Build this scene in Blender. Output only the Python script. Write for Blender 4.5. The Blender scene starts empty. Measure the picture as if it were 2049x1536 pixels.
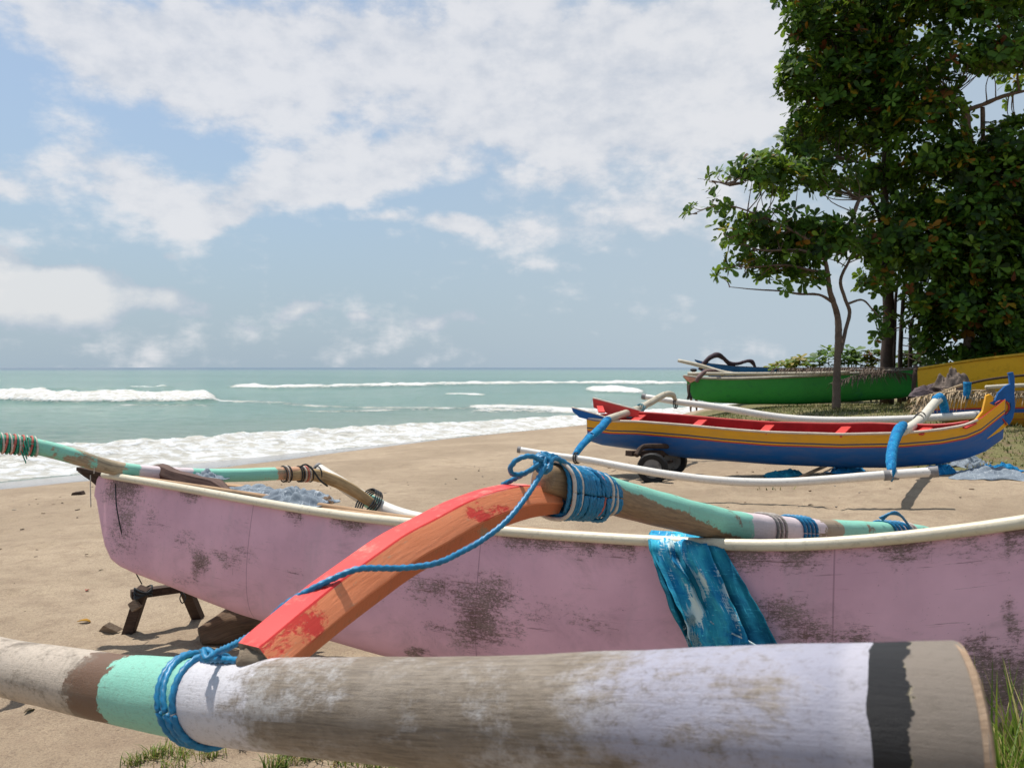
import bpy, bmesh, math, random
import numpy as np
from mathutils import Vector, Matrix, noise as mn
random.seed(11)
S = bpy.context.scene
COL = S.collection
R = math.radians
# ------------------------------------------------------------------ camera
F = 1600.0; CX = 1024.5; HY = 735.0; H = 1.35       # survey scale: focal length in photo pixels, horizon row, eye height
cd = bpy.data.cameras.new('camera'); cam = bpy.data.objects.new('camera', cd); COL.objects.link(cam)
cam.location = (0, 0, H); cam.rotation_euler = (R(90), 0, 0)
cd.sensor_width = 36; cd.lens = F/2049*36; cd.shift_y = -(768-HY)/2049
cd.clip_start = .05; cd.clip_end = 60000
cd.dof.use_dof = True; cd.dof.focus_distance = 3.6; cd.dof.aperture_fstop = 9
S.camera = cam

def P(px, py, D): return Vector(((px-CX)/F*D, D, H-(py-HY)/F*D))
def proj(v): return (CX+v[0]/v[1]*F, HY+(H-v[2])/v[1]*F)
def sm(t): t = max(0., min(1., t)); return t*t*(3-2*t)
def interp(tab, x):
    if x <= tab[0][0]:
        a, b = tab[0], tab[1]
    elif x >= tab[-1][0]:
        a, b = tab[-2], tab[-1]
    else:
        for a, b in zip(tab, tab[1:]):
            if a[0] <= x <= b[0]: break
    return a[1]+(b[1]-a[1])*(x-a[0])/(b[0]-a[0])
def clampinterp(tab, x): return interp(tab, max(tab[0][0], min(tab[-1][0], x)))
SEA = -.7
def offshore(x, y): return .633*y-.774*x-16.1
def gz(x, y):
    q = -offshore(x, y)
    z = -.7*math.exp(-max(q, -6)/7.5)
    if q < 0: z = -.7+q*.09
    m = .58*sm((x-2.5)/5)*sm((y-6)/10)*(1-sm((y-24)/6))
    return z+m*sm((q-2)/3)
def G(px, py):                                  # where the sight line through a surveyed pixel meets the ground
    D = 3.
    for _ in range(60):
        g = gz((px-CX)/F*D, D); D = .5*D+.5*min(80, (H-g)*F/max(5, py-HY))
    return Vector(((px-CX)/F*D, D, gz((px-CX)/F*D, D)))

# ------------------------------------------------------------------ materials
def new_mat(name, rough=.7, spec=.3):
    m = bpy.data.materials.new(name); m.use_nodes = True
    nt = m.node_tree; b = nt.nodes['Principled BSDF']
    b.inputs['Roughness'].default_value = rough
    b.inputs['Specular IOR Level'].default_value = spec
    return m, nt, b
def nd(nt, t, **k):
    n = nt.nodes.new(t)
    for a, v in k.items(): setattr(n, a, v)
    return n
def setin(nt, sock, v):
    if isinstance(v, bpy.types.NodeSocket): nt.links.new(v, sock)
    elif v is not None:
        if hasattr(sock.default_value, '__len__') and not hasattr(v, '__len__'): v = (v,)*len(sock.default_value)
        if hasattr(v, '__len__') and len(sock.default_value) == 4 and len(v) == 3: v = (*v, 1)
        sock.default_value = v
def mth(nt, op, a, b=None, c=None, clamp=False):
    n = nd(nt, 'ShaderNodeMath', operation=op, use_clamp=clamp)
    for i, v in enumerate((a, b, c)):
        if v is not None: setin(nt, n.inputs[i], v)
    return n.outputs[0]
def mixc(nt, f, a, b, bt='MIX'):
    n = nd(nt, 'ShaderNodeMix', data_type='RGBA', blend_type=bt)
    setin(nt, n.inputs[0], f); setin(nt, n.inputs[6], a); setin(nt, n.inputs[7], b)
    return n.outputs[2]
def rng(nt, v, a, b, c=0., d=1., smooth=True):
    n = nd(nt, 'ShaderNodeMapRange', interpolation_type='SMOOTHSTEP' if smooth else 'LINEAR')
    for i, x in enumerate((v, a, b, c, d)): setin(nt, n.inputs[i], x)
    return n.outputs[0]
def mapping(nt, vec, scale=(1, 1, 1), loc=(0, 0, 0), rot=(0, 0, 0)):
    n = nd(nt, 'ShaderNodeMapping'); nt.links.new(vec, n.inputs[0])
    n.inputs[1].default_value = loc; n.inputs[2].default_value = rot; n.inputs[3].default_value = scale
    return n.outputs[0]
def noi(nt, vec, scale, detail=4, rough=.6, dist=0.):
    n = nd(nt, 'ShaderNodeTexNoise'); setin(nt, n.inputs['Vector'], vec)
    n.inputs['Scale'].default_value = scale; n.inputs['Detail'].default_value = detail
    n.inputs['Roughness'].default_value = rough; n.inputs['Distortion'].default_value = dist
    return n.outputs[0]
def ramp(nt, v, stops, mode='LINEAR'):
    n = nd(nt, 'ShaderNodeValToRGB'); setin(nt, n.inputs[0], v); cr = n.color_ramp; cr.interpolation = mode
    while len(cr.elements) < len(stops): cr.elements.new(.5)
    for e, (p, c) in zip(cr.elements, stops):
        e.position = p; e.color = (*c, 1) if len(c) == 3 else c
    return n.outputs[0]
def bump(nt, b, h, strength=.4, dist=.01):
    n = nd(nt, 'ShaderNodeBump'); n.inputs['Strength'].default_value = strength; n.inputs['Distance'].default_value = dist
    nt.links.new(h, n.inputs['Height']); nt.links.new(n.outputs[0], b.inputs['Normal']); return n
def objc(nt): return nd(nt, 'ShaderNodeTexCoord').outputs['Object']
def uvc(nt, name='UVMap'): return nd(nt, 'ShaderNodeUVMap', uv_map=name).outputs[0]
def attr(nt, name): return nd(nt, 'ShaderNodeAttribute', attribute_name=name)

def worn(name, c1, c2, c3=None, wear=.55, soft=.04, scale=9, stretch=(1, 1, 1), rough=.55, coord='uv', grime=None, bs=.35, bd=.004, spec=.35):
    """paint c1 with small shade drift, worn through to c2 where a noise passes the threshold"""
    m, nt, b = new_mat(name, rough, spec)
    v = uvc(nt) if coord == 'uv' else objc(nt)
    vv = mapping(nt, v, stretch)
    n1 = noi(nt, vv, scale, 8, .68); n2 = noi(nt, v, scale*.35, 3, .5)
    base = mixc(nt, rng(nt, n2, .3, .7), c1, c3 or tuple(x*.8 for x in c1))
    w = rng(nt, n1, wear-soft, wear+soft)
    c = mixc(nt, w, base, c2)
    g = noi(nt, vv, scale*6, 4, .7)
    c = mixc(nt, mth(nt, 'MULTIPLY', rng(nt, g, .5, .75), .35), c, tuple(x*.5 for x in c2))
    nt.links.new(c, b.inputs['Base Color'])
    bump(nt, b, mth(nt, 'ADD', mth(nt, 'MULTIPLY', w, -.6), g), bs, bd)
    setin(nt, b.inputs['Roughness'], rng(nt, w, 0, 1, rough, .85))
    return m
def wood(name, ca, cb, rough=.8, scale=1., coord='uv', bs=.6):
    m, nt, b = new_mat(name, rough, .2)
    v = uvc(nt) if coord == 'uv' else objc(nt)
    g = noi(nt, mapping(nt, v, (3, 60, 60)), 2*scale, 6, .7, .3)
    p = noi(nt, v, 7*scale, 4, .6)
    c = mixc(nt, rng(nt, g, .3, .7), ca, cb)
    c = mixc(nt, mth(nt, 'MULTIPLY', rng(nt, p, .45, .7), .5), c, tuple(x*.55 for x in cb))
    nt.links.new(c, b.inputs['Base Color']); bump(nt, b, g, bs, .004)
    return m
def plain(name, c, rough=.6, var=.3, scale=20, bs=.2, spec=.3):
    m, nt, b = new_mat(name, rough, spec)
    n = noi(nt, objc(nt), scale, 5, .65)
    nt.links.new(mixc(nt, rng(nt, n, .3, .7), tuple(x*(1-var) for x in c), c), b.inputs['Base Color'])
    bump(nt, b, n, bs, .005)
    return m
def zoned(name, stops, amp=.03, nscale=14, rough=.6, patches=None, top=None):
    """colour bands along a pole (attribute 'zone', 0..1), ragged edges, patches of bare wood"""
    m, nt, b = new_mat(name, rough, .35)
    v = uvc(nt); z = attr(nt, 'zone').outputs['Fac']
    rag = noi(nt, v, nscale, 6, .65)
    zz = mth(nt, 'ADD', z, mth(nt, 'MULTIPLY', mth(nt, 'SUBTRACT', rag, .5), amp))
    c = ramp(nt, zz, stops, 'CONSTANT')
    grain = noi(nt, mapping(nt, v, (4, 40, 1)), 3, 7, .7, .2)
    blot = noi(nt, v, nscale*.7, 8, .7)
    if patches:
        pc, thr, zm = patches                      # wood colour, threshold, ramp of how worn each zone is
        wn = ramp(nt, z, [(p, (q, q, q)) for p, q in zm])
        w = rng(nt, mth(nt, 'ADD', blot, mth(nt, 'MULTIPLY', mth(nt, 'SUBTRACT', wn, .5), .5)), thr-.03, thr+.03)
        pcol = mixc(nt, rng(nt, grain, .3, .7), pc, tuple(x*.45 for x in pc))
        c = mixc(nt, w, c, pcol)
    f = noi(nt, v, 90, 4, .7)
    c = mixc(nt, mth(nt, 'MULTIPLY', rng(nt, f, .5, .8), .3), c, (.12, .09, .06))
    c = mixc(nt, mth(nt, 'MULTIPLY', rng(nt, grain, .35, .75), .18), c, (.2, .16, .12))
    nt.links.new(c, b.inputs['Base Color'])
    bump(nt, b, mth(nt, 'ADD', grain, mth(nt, 'MULTIPLY', blot, .7)), .35, .004)
    return m

# ------------------------------------------------------------------ object helpers
def tag(o, label=None, cat=None, group=None, kind=None):
    if label: o['label'] = label
    if cat: o['category'] = cat
    if group: o['group'] = group
    if kind: o['kind'] = kind
    return o
def empty(name, loc, label, cat, group=None):
    o = bpy.data.objects.new(name, None); COL.objects.link(o); o.location = loc; o.empty_display_size = .2
    return tag(o, label, cat, group)
class MB:
    """mesh builder in world coordinates; build() shifts to the parent's or its own origin"""
    def __init__(s): s.v = []; s.f = []; s.mi = []; s.uv = []; s.at = {}; s.col = []
    def grid(s, rows, uvs=None, mi=0, closed=False, zone=None, caps=False, mif=None, capmi=None):
        base = len(s.v); n = len(rows); m = len(rows[0])
        for i, r in enumerate(rows):
            for j, p in enumerate(r):
                s.v.append(tuple(p))
                if zone is not None: s.at.setdefault('zone', {})[base+i*m+j] = zone[i]
        mm = m if closed else m-1
        for i in range(n-1):
            for j in range(mm):
                j2 = (j+1) % m
                s.f.append((base+i*m+j, base+i*m+j2, base+(i+1)*m+j2, base+(i+1)*m+j))
                s.mi.append(mif(i, j) if mif else mi)
                if uvs:
                    u0, v0 = uvs(i, j); u1, v1 = uvs(i, j+1); u2, v2 = uvs(i+1, j+1); u3, v3 = uvs(i+1, j)
                    s.uv.append(((u0, v0), (u1, v1), (u2, v2), (u3, v3)))
                else: s.uv.append(None)
        if caps:
            for i in (0, n-1):
                c = sum((Vector(p) for p in rows[i]), Vector())/m
                ci = len(s.v); s.v.append(tuple(c))
                if zone is not None: s.at['zone'][ci] = zone[i]
                for j in range(m):
                    j2 = (j+1) % m
                    s.f.append((base+i*m+j, base+i*m+j2, ci) if i else (base+j2, base+j, ci))
                    s.mi.append(capmi if capmi is not None else mi)
                    a = 2*math.pi*j/m; a2 = 2*math.pi*(j+1)/m; rr = (Vector(rows[i][0])-c).length
                    s.uv.append(((rr*math.cos(a), rr*math.sin(a)), (rr*math.cos(a2), rr*math.sin(a2)), (0, 0)))
        return base
    def prism(s, poly, off, mi=0):
        b = len(s.v); n = len(poly); off = Vector(off)
        for p in poly: s.v.append(tuple(Vector(p)-off/2))
        for p in poly: s.v.append(tuple(Vector(p)+off/2))
        s.f.append(tuple(range(b, b+n))); s.f.append(tuple(range(b+2*n-1, b+n-1, -1))); s.mi += [mi, mi]; s.uv += [None, None]
        for i in range(n):
            j = (i+1) % n
            s.f.append((b+i, b+n+i, b+n+j, b+j)); s.mi.append(mi); s.uv.append(None)
    def tube(s, pts, rad, seg=12, mi=0, zone=None, sub=6, caps=True, sq=2., up=Vector((0, 0, 1)), asp=1., wob=0., capmi=None, profile=None, mif=None, lobes=0, pitch=.04):
        P_, R_, Z_ = smooth_path(pts, rad, zone, sub)
        rows = []; L = [0.]
        for i in range(1, len(P_)): L.append(L[-1]+(P_[i]-P_[i-1]).length)
        pu = None
        for i, p in enumerate(P_):
            t = (P_[min(i+1, len(P_)-1)]-P_[max(i-1, 0)]).normalized()
            if pu is None:
                a = up if abs(t.dot(up)) < .95 else Vector((1, 0, 0))
                side = t.cross(a).normalized(); pu = side.cross(t).normalized()
            else:
                side = t.cross(pu).normalized(); pu = side.cross(t).normalized()
            if lobes == 0 and abs(t.dot(up)) < .9:
                side = t.cross(up).normalized(); pu = side.cross(t).normalized()
            row = []
            if profile:
                for (a, b) in profile: row.append(p+side*a*R_[i]+pu*b*R_[i])
            else:
                for j in range(seg):
                    a = 2*math.pi*j/seg; c, sn = math.cos(a), math.sin(a)
                    e = 2/sq
                    x = math.copysign(abs(c)**e, c); y = math.copysign(abs(sn)**e, sn)
                    r = R_[i]
                    if lobes: r *= .60+.52*abs(math.cos(lobes/2*(a-2*math.pi*L[i]/pitch)))
                    if wob: r *= 1+wob*mn.noise(p*9+Vector((c, sn, 0))*1.3)
                    row.append(p+side*x*r+pu*y*r*asp)
            rows.append(row)
        m = len(rows[0])
        per = 2*math.pi*max(R_)
        s.grid(rows, uvs=lambda i, j: (L[i], j/m*per), mi=mi, closed=True, zone=Z_, caps=caps, capmi=capmi, mif=mif)
    def box(s, c, sx, sy, sz, rot=None, mi=0):
        m = rot or Matrix.Identity(3); b = len(s.v)
        for z in (-1, 1):
            for x, y in ((-1, -1), (1, -1), (1, 1), (-1, 1)):
                s.v.append(tuple(Vector(c)+m@Vector((x*sx/2, y*sy/2, z*sz/2))))
        for f in ((0, 3, 2, 1), (4, 5, 6, 7), (0, 1, 5, 4), (1, 2, 6, 5), (2, 3, 7, 6), (3, 0, 4, 7)):
            s.f.append(tuple(b+i for i in f)); s.mi.append(mi); s.uv.append(None)
    def plank(s, a, b, w, th, mi=0, up=Vector((0, 0, 1))):
        a = Vector(a); b = Vector(b); t = (b-a).normalized(); side = t.cross(up).normalized(); u = side.cross(t)
        s.box((a+b)/2, (b-a).length, w, th, Matrix((t, side, u)).transposed(), mi)
    def build(s, name, mats, parent=None, smooth=True, origin=None, bevel=0, auto=None):
        o0 = parent_world(parent) if parent else (Vector(origin) if origin is not None else Vector((0, 0, 0)))
        me = bpy.data.meshes.new(name)
        me.from_pydata([tuple(Vector(v)-o0) for v in s.v], [], s.f)
        for m in (mats if isinstance(mats, (list, tuple)) else [mats]): me.materials.append(m)
        me.polygons.foreach_set('material_index', s.mi)
        uvl = me.uv_layers.new(name='UVMap'); flat = []
        for f, u in zip(s.f, s.uv):
            if u: flat += [c for p in u for c in p]
            else:
                vs = [Vector(s.v[i]) for i in f]; n = (vs[1]-vs[0]).cross(vs[2]-vs[0])
                ax = max(range(3), key=lambda k: abs(n[k])); k = [q for q in range(3) if q != ax]
                for q in vs: flat += [q[k[0]], q[k[1]]]
        uvl.data.foreach_set('uv', flat)
        for an, d in s.at.items():
            at = me.attributes.new(an, 'FLOAT', 'POINT')
            at.data.foreach_set('value', [d.get(i, 0.) for i in range(len(s.v))])
        if s.col:
            at = me.attributes.new('tint', 'FLOAT_COLOR', 'POINT'); at.data.foreach_set('color', [c for q in s.col for c in q])
        if smooth: me.polygons.foreach_set('use_smooth', [True]*len(s.f))
        if auto: me.set_sharp_from_angle(angle=R(auto))
        me.validate(); me.update()
        o = bpy.data.objects.new(name, me); COL.objects.link(o)
        if parent: o.parent = parent
        elif origin is not None: o.location = origin
        if bevel:
            bv = o.modifiers.new('bevel', 'BEVEL'); bv.width = bevel; bv.segments = 2
        return o
def parent_world(p):
    v = Vector((0, 0, 0))
    while p: v += p.location; p = p.parent
    return v
def smooth_path(pts, rad, zone, sub):
    pts = [Vector(p) for p in pts]; n = len(pts)
    if not hasattr(rad, '__len__'): rad = [rad]*n
    P_, R_, Z_ = [], [], []
    if n == 2 or sub <= 1:
        if sub <= 1 or n == 2:
            k = max(1, sub)
            for i in range(n-1):
                for q in range(k):
                    t = q/k; P_.append(pts[i].lerp(pts[i+1], t)); R_.append(rad[i]*(1-t)+rad[i+1]*t)
                    if zone: Z_.append(zone[i]*(1-t)+zone[i+1]*t)
            P_.append(pts[-1]); R_.append(rad[-1])
            if zone: Z_.append(zone[-1])
            return P_, R_, (Z_ if zone else None)
    for i in range(n-1):
        p0 = pts[i-1] if i else pts[0]*2-pts[1]; p1, p2 = pts[i], pts[i+1]; p3 = pts[i+2] if i+2 < n else p2*2-p1
        for q in range(sub):
            t = q/sub
            P_.append(.5*((2*p1)+(p2-p0)*t+(2*p0-5*p1+4*p2-p3)*t*t+(3*p1-p0-3*p2+p3)*t**3))
            R_.append(rad[i]*(1-t)+rad[i+1]*t)
            if zone: Z_.append(zone[i]*(1-t)+zone[i+1]*t)
    P_.append(pts[-1]); R_.append(rad[-1])
    if zone: Z_.append(zone[-1])
    return P_, R_, (Z_ if zone else None)
def rope_mb(mb, pts, r, pitch=None, sub=8, mi=0):
    """twisted three-strand rope swept along a path"""
    P_, _, _ = smooth_path(pts, r, None, sub)
    pitch = pitch or r*8
    out = [P_[0]]; step = pitch/8; acc = 0
    for a, b in zip(P_, P_[1:]):
        L = (b-a).length
        if L < 1e-6: continue
        d = step-acc
        while d <= L: out.append(a.lerp(b, d/L)); d += step
        acc = L-(d-step)
    if len(out) < 3: out = P_
    mb.tube(out, r, 12, mi=mi, sub=1, lobes=3, pitch=pitch)

# ------------------------------------------------------------------ hull loft
def hull(mb, p0, p1, rim, sil, width, dz, n=120, m=22, bulge=0., ex=2.6, wear=None, inset=.018, zlo=None, hfix=None, inner_mi=1):
    p0 = Vector((*p0, 0)); p1 = Vector((*p1, 0)); L = (p1-p0).length; ax = (p1-p0)/L
    away = Vector((-ax.y, ax.x, 0))
    if away.y < 0: away = -away
    out, inn, near, far, hs = [], [], [], [], []
    ts = [(i/n) for i in range(n+1)]; ts = [t*(.35+.65*t) if False else t for t in ts]
    ts = [t-.9*math.sin(2*math.pi*t)/(2*math.pi)*.6 for t in ts]
    lasth = .5
    for t in ts:
        pl = p0+(p1-p0)*t-away*bulge*math.sin(math.pi*t)
        px = CX+pl.x/pl.y*F; z = H-(interp(rim, px)-HY)/F*pl.y
        Rm = Vector((pl.x, pl.y, z)); w = max(.004, width(t)); d = dz(t)*w
        ac = (away*w+Vector((0, 0, d))); an = ac.normalized(); dn = Vector((0, 0, -1)); dn = (dn-an*dn.dot(an)).normalized()
        wl = ac.length
        def sec(h, w0=0.):
            r = []
            for k in range(m+1):
                th = math.pi*k/m; c = math.cos(th); s_ = math.sin(th)
                lat = (1-math.copysign(abs(c)**(2/ex), c))/2
                lat = w0/wl+lat*(1-2*w0/wl) if wl > 2*w0 else .5
                r.append(Rm+an*wl*lat+dn*max(.001, (h-w0))*abs(s_)**(2/(ex-.3)))
            return r
        lo, hi = .01, 2.5
        for _ in range(26):
            h = (lo+hi)/2; ok = True
            for q in sec(h):
                a, b = proj(q)
                if b > interp(sil, a): ok = False; break
            if ok: lo = h
            else: hi = h
        h = lo
        if hfix: h = hfix(t, h)
        lasth = h; hs.append(h)
        out.append(sec(h)); inn.append(sec(h, min(inset, wl*.4))); near.append(Rm); far.append(Rm+ac)
    Ls = [t*L for t in ts]
    gl = [[0.] for _ in out]
    for i, r in enumerate(out):
        for a, b in zip(r, r[1:]): gl[i].append(gl[i][-1]+(b-a).length)
    b0 = mb.grid(out, uvs=lambda i, j: (Ls[i], min(gl[i][j], gl[i][-1]-gl[i][j])), mi=0)
    if wear:
        for i, r in enumerate(out):
            for j, q in enumerate(r):
                a, b = proj(q)
                if j <= m*.75: mb.at.setdefault('wear', {})[b0+i*(m+1)+j] = wear(a, b, interp(rim, a))
    mb.grid([r[::-1] for r in inn], uvs=lambda i, j: (Ls[i], j*.03), mi=inner_mi)
    for a, b in ((out, inn),):                      # top edges joining outer and inner skin
        mb.grid([[r[0], s_[0]] for r, s_ in zip(out, inn)], uvs=lambda i, j: (Ls[i], j*.02), mi=inner_mi)
        mb.grid([[s_[-1], r[-1]] for r, s_ in zip(out, inn)], uvs=lambda i, j: (Ls[i], j*.02), mi=inner_mi)
    for r in (out[0], out[-1]):
        mb.prism([r[k] for k in range(m+1)], ax*.006, 0)
    return dict(out=out, inn=inn, near=near, far=far, ax=ax, away=away, h=hs, p0=p0, ts=ts, L=L)
def onplane(px, py, p0, ax, shift=0.):
    """point of the vertical plane through p0 along ax seen at that surveyed pixel"""
    u = (px-CX)/F; p = Vector(p0[:2]).to_3d(); nrm = Vector((-ax.y, ax.x, 0)); p = p+nrm*shift
    # x = u*y
    D = (nrm.dot(p))/(nrm.x*u+nrm.y)
    return P(px, py, D)

# ================================================================== WORLD
w = bpy.data.worlds.new('World'); S.world = w; w.use_nodes = True
nt = w.node_tree; bg = nt.nodes['Background']
SUN_EL, SUN_AZ = R(68), R(-42)       # azimuth from +Y towards +X
sky = nd(nt, 'ShaderNodeTexSky', sky_type='NISHITA'); sky.sun_disc = False
sky.sun_elevation = SUN_EL; sky.sun_rotation = SUN_AZ; sky.air_density = 1.0; sky.dust_density = 1.6; sky.ozone_density = 1.3
tc = nd(nt, 'ShaderNodeTexCoord').outputs['Generated']
sx = nd(nt, 'ShaderNodeSeparateXYZ'); nt.links.new(tc, sx.inputs[0])
az = mth(nt, 'ARCTAN2', sx.outputs[0], sx.outputs[1]); el = mth(nt, 'ARCSINE', sx.outputs[2])
cb = nd(nt, 'ShaderNodeCombineXYZ'); nt.links.new(az, cb.inputs[0]); nt.links.new(el, cb.inputs[1])
AE = cb.outputs[0]
wob = nd(nt, 'ShaderNodeTexNoise'); wob.inputs['Scale'].default_value = 9; wob.inputs['Detail'].default_value = 5; nt.links.new(AE, wob.inputs[0])
wv = nd(nt, 'ShaderNodeVectorMath', operation='SUBTRACT'); nt.links.new(wob.outputs['Color'], wv.inputs[0]); wv.inputs[1].default_value = (.5, .5, .5)
ws = nd(nt, 'ShaderNodeVectorMath', operation='MULTIPLY_ADD'); nt.links.new(wv.outputs[0], ws.inputs[0]); ws.inputs[1].default_value = (.13, .07, 0); nt.links.new(AE, ws.inputs[2])
W = ws.outputs[0]
def blob(px, py, rx, ry, st, rot=0, vec=None):
    a = math.atan((px-CX)/F); e = math.atan((HY-py)/F*math.cos(a))
    n = nd(nt, 'ShaderNodeMapping', vector_type='TEXTURE'); nt.links.new(vec or W, n.inputs[0])
    n.inputs[1].default_value = (a, e, 0); n.inputs[2].default_value = (0, 0, R(rot)); n.inputs[3].default_value = (rx/F, ry/F, 1)
    g = nd(nt, 'ShaderNodeTexGradient', gradient_type='SPHERICAL'); nt.links.new(n.outputs[0], g.inputs[0])
    return mth(nt, 'MULTIPLY', g.outputs[1], st)
def total(bl, vec=None):
    t = None
    for b in bl:
        o = blob(*b, vec=vec); t = o if t is None else mth(nt, 'ADD', t, o)
    return t
HI = [(1480, 120, 260, 150, .9, 0), (1150, 110, 500, 160, .5, 0), (1560, 230, 160, 90, .8, 0), (1100, 360, 300, 40, .6, 0), (1480, 330, 200, 50, .5, 0), (170, 60, 270, 130, 1.1, -25), (420, 130, 330, 140, 1.3, -14), (720, 60, 420, 170, 1.3), (1000, 170, 420, 120, .9, 0), (1250, 60, 330, 130, 1.0), (1350, 210, 420, 120, 1.3, 5),
      (800, 300, 420, 100, 1.1, 12), (1150, 300, 380, 90, .7), (520, 390, 330, 75, 1.2, 8), (220, 330, 170, 80, 1.0, -30), (0, 330, 170, 60, .8), (1130, 450, 480, 70, .8, 6), (1300, 400, 300, 60, .4),
      (880, 440, 110, 32, 1.1, -8), (765, 440, 60, 20, .9), (460, 430, 130, 30, .9), (1450, 480, 300, 80, .7), (1050, 535, 180, 24, .45), (60, 380, 160, 28, .5), (1480, 60, 180, 90, .5), (300, 410, 110, 25, .6)]
LO = [(150, 600, 190, 70, 1.6), (110, 560, 70, 55, 1.3), (200, 575, 95, 55, 1.2), (360, 600, 90, 55, 1.3), (10, 520, 60, 45, 1.2), (20, 590, 120, 70, 1.0), (600, 612, 90, 28, 1.5), (740, 632, 60, 20, 1.2), (900, 640, 150, 28, 1.0), (330, 505, 60, 30, .6), (480, 632, 90, 18, .7)]
nA = nd(nt, 'ShaderNodeTexNoise'); nt.links.new(mapping(nt, AE, (1, 2.0, 1)), nA.inputs[0]); nA.inputs['Scale'].default_value = 5.5; nA.inputs['Detail'].default_value = 9; nA.inputs['Roughness'].default_value = .58
nB = nd(nt, 'ShaderNodeTexNoise'); nt.links.new(mapping(nt, AE, (1, 1.5, 1)), nB.inputs[0]); nB.inputs['Scale'].default_value = 22; nB.inputs['Detail'].default_value = 8; nB.inputs['Roughness'].default_value = .6
nsum = mth(nt, 'ADD', mth(nt, 'MULTIPLY', mth(nt, 'SUBTRACT', nA.outputs[0], .5), 3.0), mth(nt, 'MULTIPLY', mth(nt, 'SUBTRACT', nB.outputs[0], .5), 1.3))
hi = mth(nt, 'MULTIPLY', mth(nt, 'MINIMUM', total(HI), 1.35), .86)
off = rng(nt, mth(nt, 'ABSOLUTE', az), .62, 1.0, 0, -.25)            # the rest of the sky is loosely clouded too
hid = mth(nt, 'ADD', mth(nt, 'ADD', hi, off), nsum)
himask = rng(nt, hid, .05, .85, 0, .95)
lod = mth(nt, 'ADD', total(LO), mth(nt, 'MULTIPLY', mth(nt, 'SUBTRACT', nB.outputs[0], .5), 1.7))
lomask = rng(nt, lod, .45, .85, 0, .8)
up = rng(nt, el, .0, .03)
K = 1/.12                                                          # colours below are radiances; K undoes the background strength
skycol = mixc(nt, 1., sky.outputs[0], (.93, .98, 1.0), 'MULTIPLY')
skycol = mixc(nt, .30, skycol, (.42*K, .53*K, .62*K))
hzf = rng(nt, el, .0, .34, .92, 0.)
hzf2 = rng(nt, el, .0, .55, 1, 0)
skycol = mixc(nt, mth(nt, 'MULTIPLY', hzf, .9), skycol, (.36*K, .46*K, .55*K))
skycol = mixc(nt, rng(nt, az, -.3, .4, 0, .62), skycol, (.47*K, .55*K, .62*K))   # thin veil to the right
csh = rng(nt, mth(nt, 'ADD', nB.outputs[0], mth(nt, 'MULTIPLY', nA.outputs[0], 1.1)), .75, 1.25)
ccol = mixc(nt, csh, (.57*K, .60*K, .66*K), (.75*K, .75*K, .77*K))
c1 = mixc(nt, mth(nt, 'MULTIPLY', himask, .9), skycol, ccol)
lcol = mixc(nt, rng(nt, lod, .6, 1.7), (.46*K, .52*K, .60*K), (.80*K, .78*K, .77*K))
c2 = mixc(nt, mth(nt, 'MULTIPLY', lomask, .85), c1, lcol)
nt.links.new(c2, bg.inputs[0]); bg.inputs[1].default_value = .12
sd = bpy.data.lights.new('sun', 'SUN'); sd.energy = 4.7; sd.angle = R(.55); sd.color = (1, .95, .87)
so = bpy.data.objects.new('sun', sd); COL.objects.link(so)
sv = Vector((math.sin(SUN_AZ)*math.cos(SUN_EL), math.cos(SUN_AZ)*math.cos(SUN_EL), math.sin(SUN_EL)))
so.rotation_euler = (-sv).to_track_quat('-Z', 'Y').to_euler(); so.location = sv*50
S.view_settings.view_transform = 'Standard'; S.view_settings.look = 'None'; S.view_settings.exposure = .12; S.view_settings.gamma = 1

# ================================================================== BEACH
def build_polar(name, rs, azs, zf, mat, attrs):
    nr, na = len(rs), len(azs); v = np.zeros((nr*na, 3)); A = {k: np.zeros(nr*na) for k in attrs}
    i = 0
    for r in rs:
        for a in azs:
            x = r*math.sin(a); y = r*math.cos(a); z, at = zf(x, y, r)
            v[i] = (x, y, z)
            for k in attrs: A[k][i] = at[k]
            i += 1
    me = bpy.data.meshes.new(name); me.vertices.add(nr*na); me.vertices.foreach_set('co', v.ravel())
    full = abs(azs[-1]-azs[0]-2*math.pi) < 1e-3
    q = []
    for i in range(nr-1):
        for j in range(na-1):
            q.append((i*na+j, (i+1)*na+j, (i+1)*na+j+1, i*na+j+1))
    q = np.array(q, dtype=np.int32)[:, ::-1]; nf = len(q)
    me.loops.add(nf*4); me.loops.foreach_set('vertex_index', q.ravel()); me.polygons.add(nf)
    me.polygons.foreach_set('loop_start', np.arange(nf)*4); me.polygons.foreach_set('loop_total', np.full(nf, 4))
    me.polygons.foreach_set('use_smooth', np.ones(nf, dtype=bool)); me.update(calc_edges=True); me.validate()
    for k in attrs: me.attributes.new(k, 'FLOAT', 'POINT').data.foreach_set('value', A[k])
    me.materials.append(mat); o = bpy.data.objects.new(name, me); COL.objects.link(o); return o
def azset():
    a = [R(-180+4*i) for i in range(32)]            # -180..-56
    a += [R(-54+.32*i) for i in range(int(108/.32)+1)]
    a += [R(58+4*i) for i in range(31)]
    return sorted(set(a+[R(180)]))
PRINTS = [(random.uniform(-9, 9), random.uniform(2.2, 16), random.uniform(.06, .12), random.uniform(0, 3.1)) for _ in range(420)]
PR = {}
for f_ in PRINTS: PR.setdefault((int(f_[0]//1), int(f_[1]//1)), []).append(f_)
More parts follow.
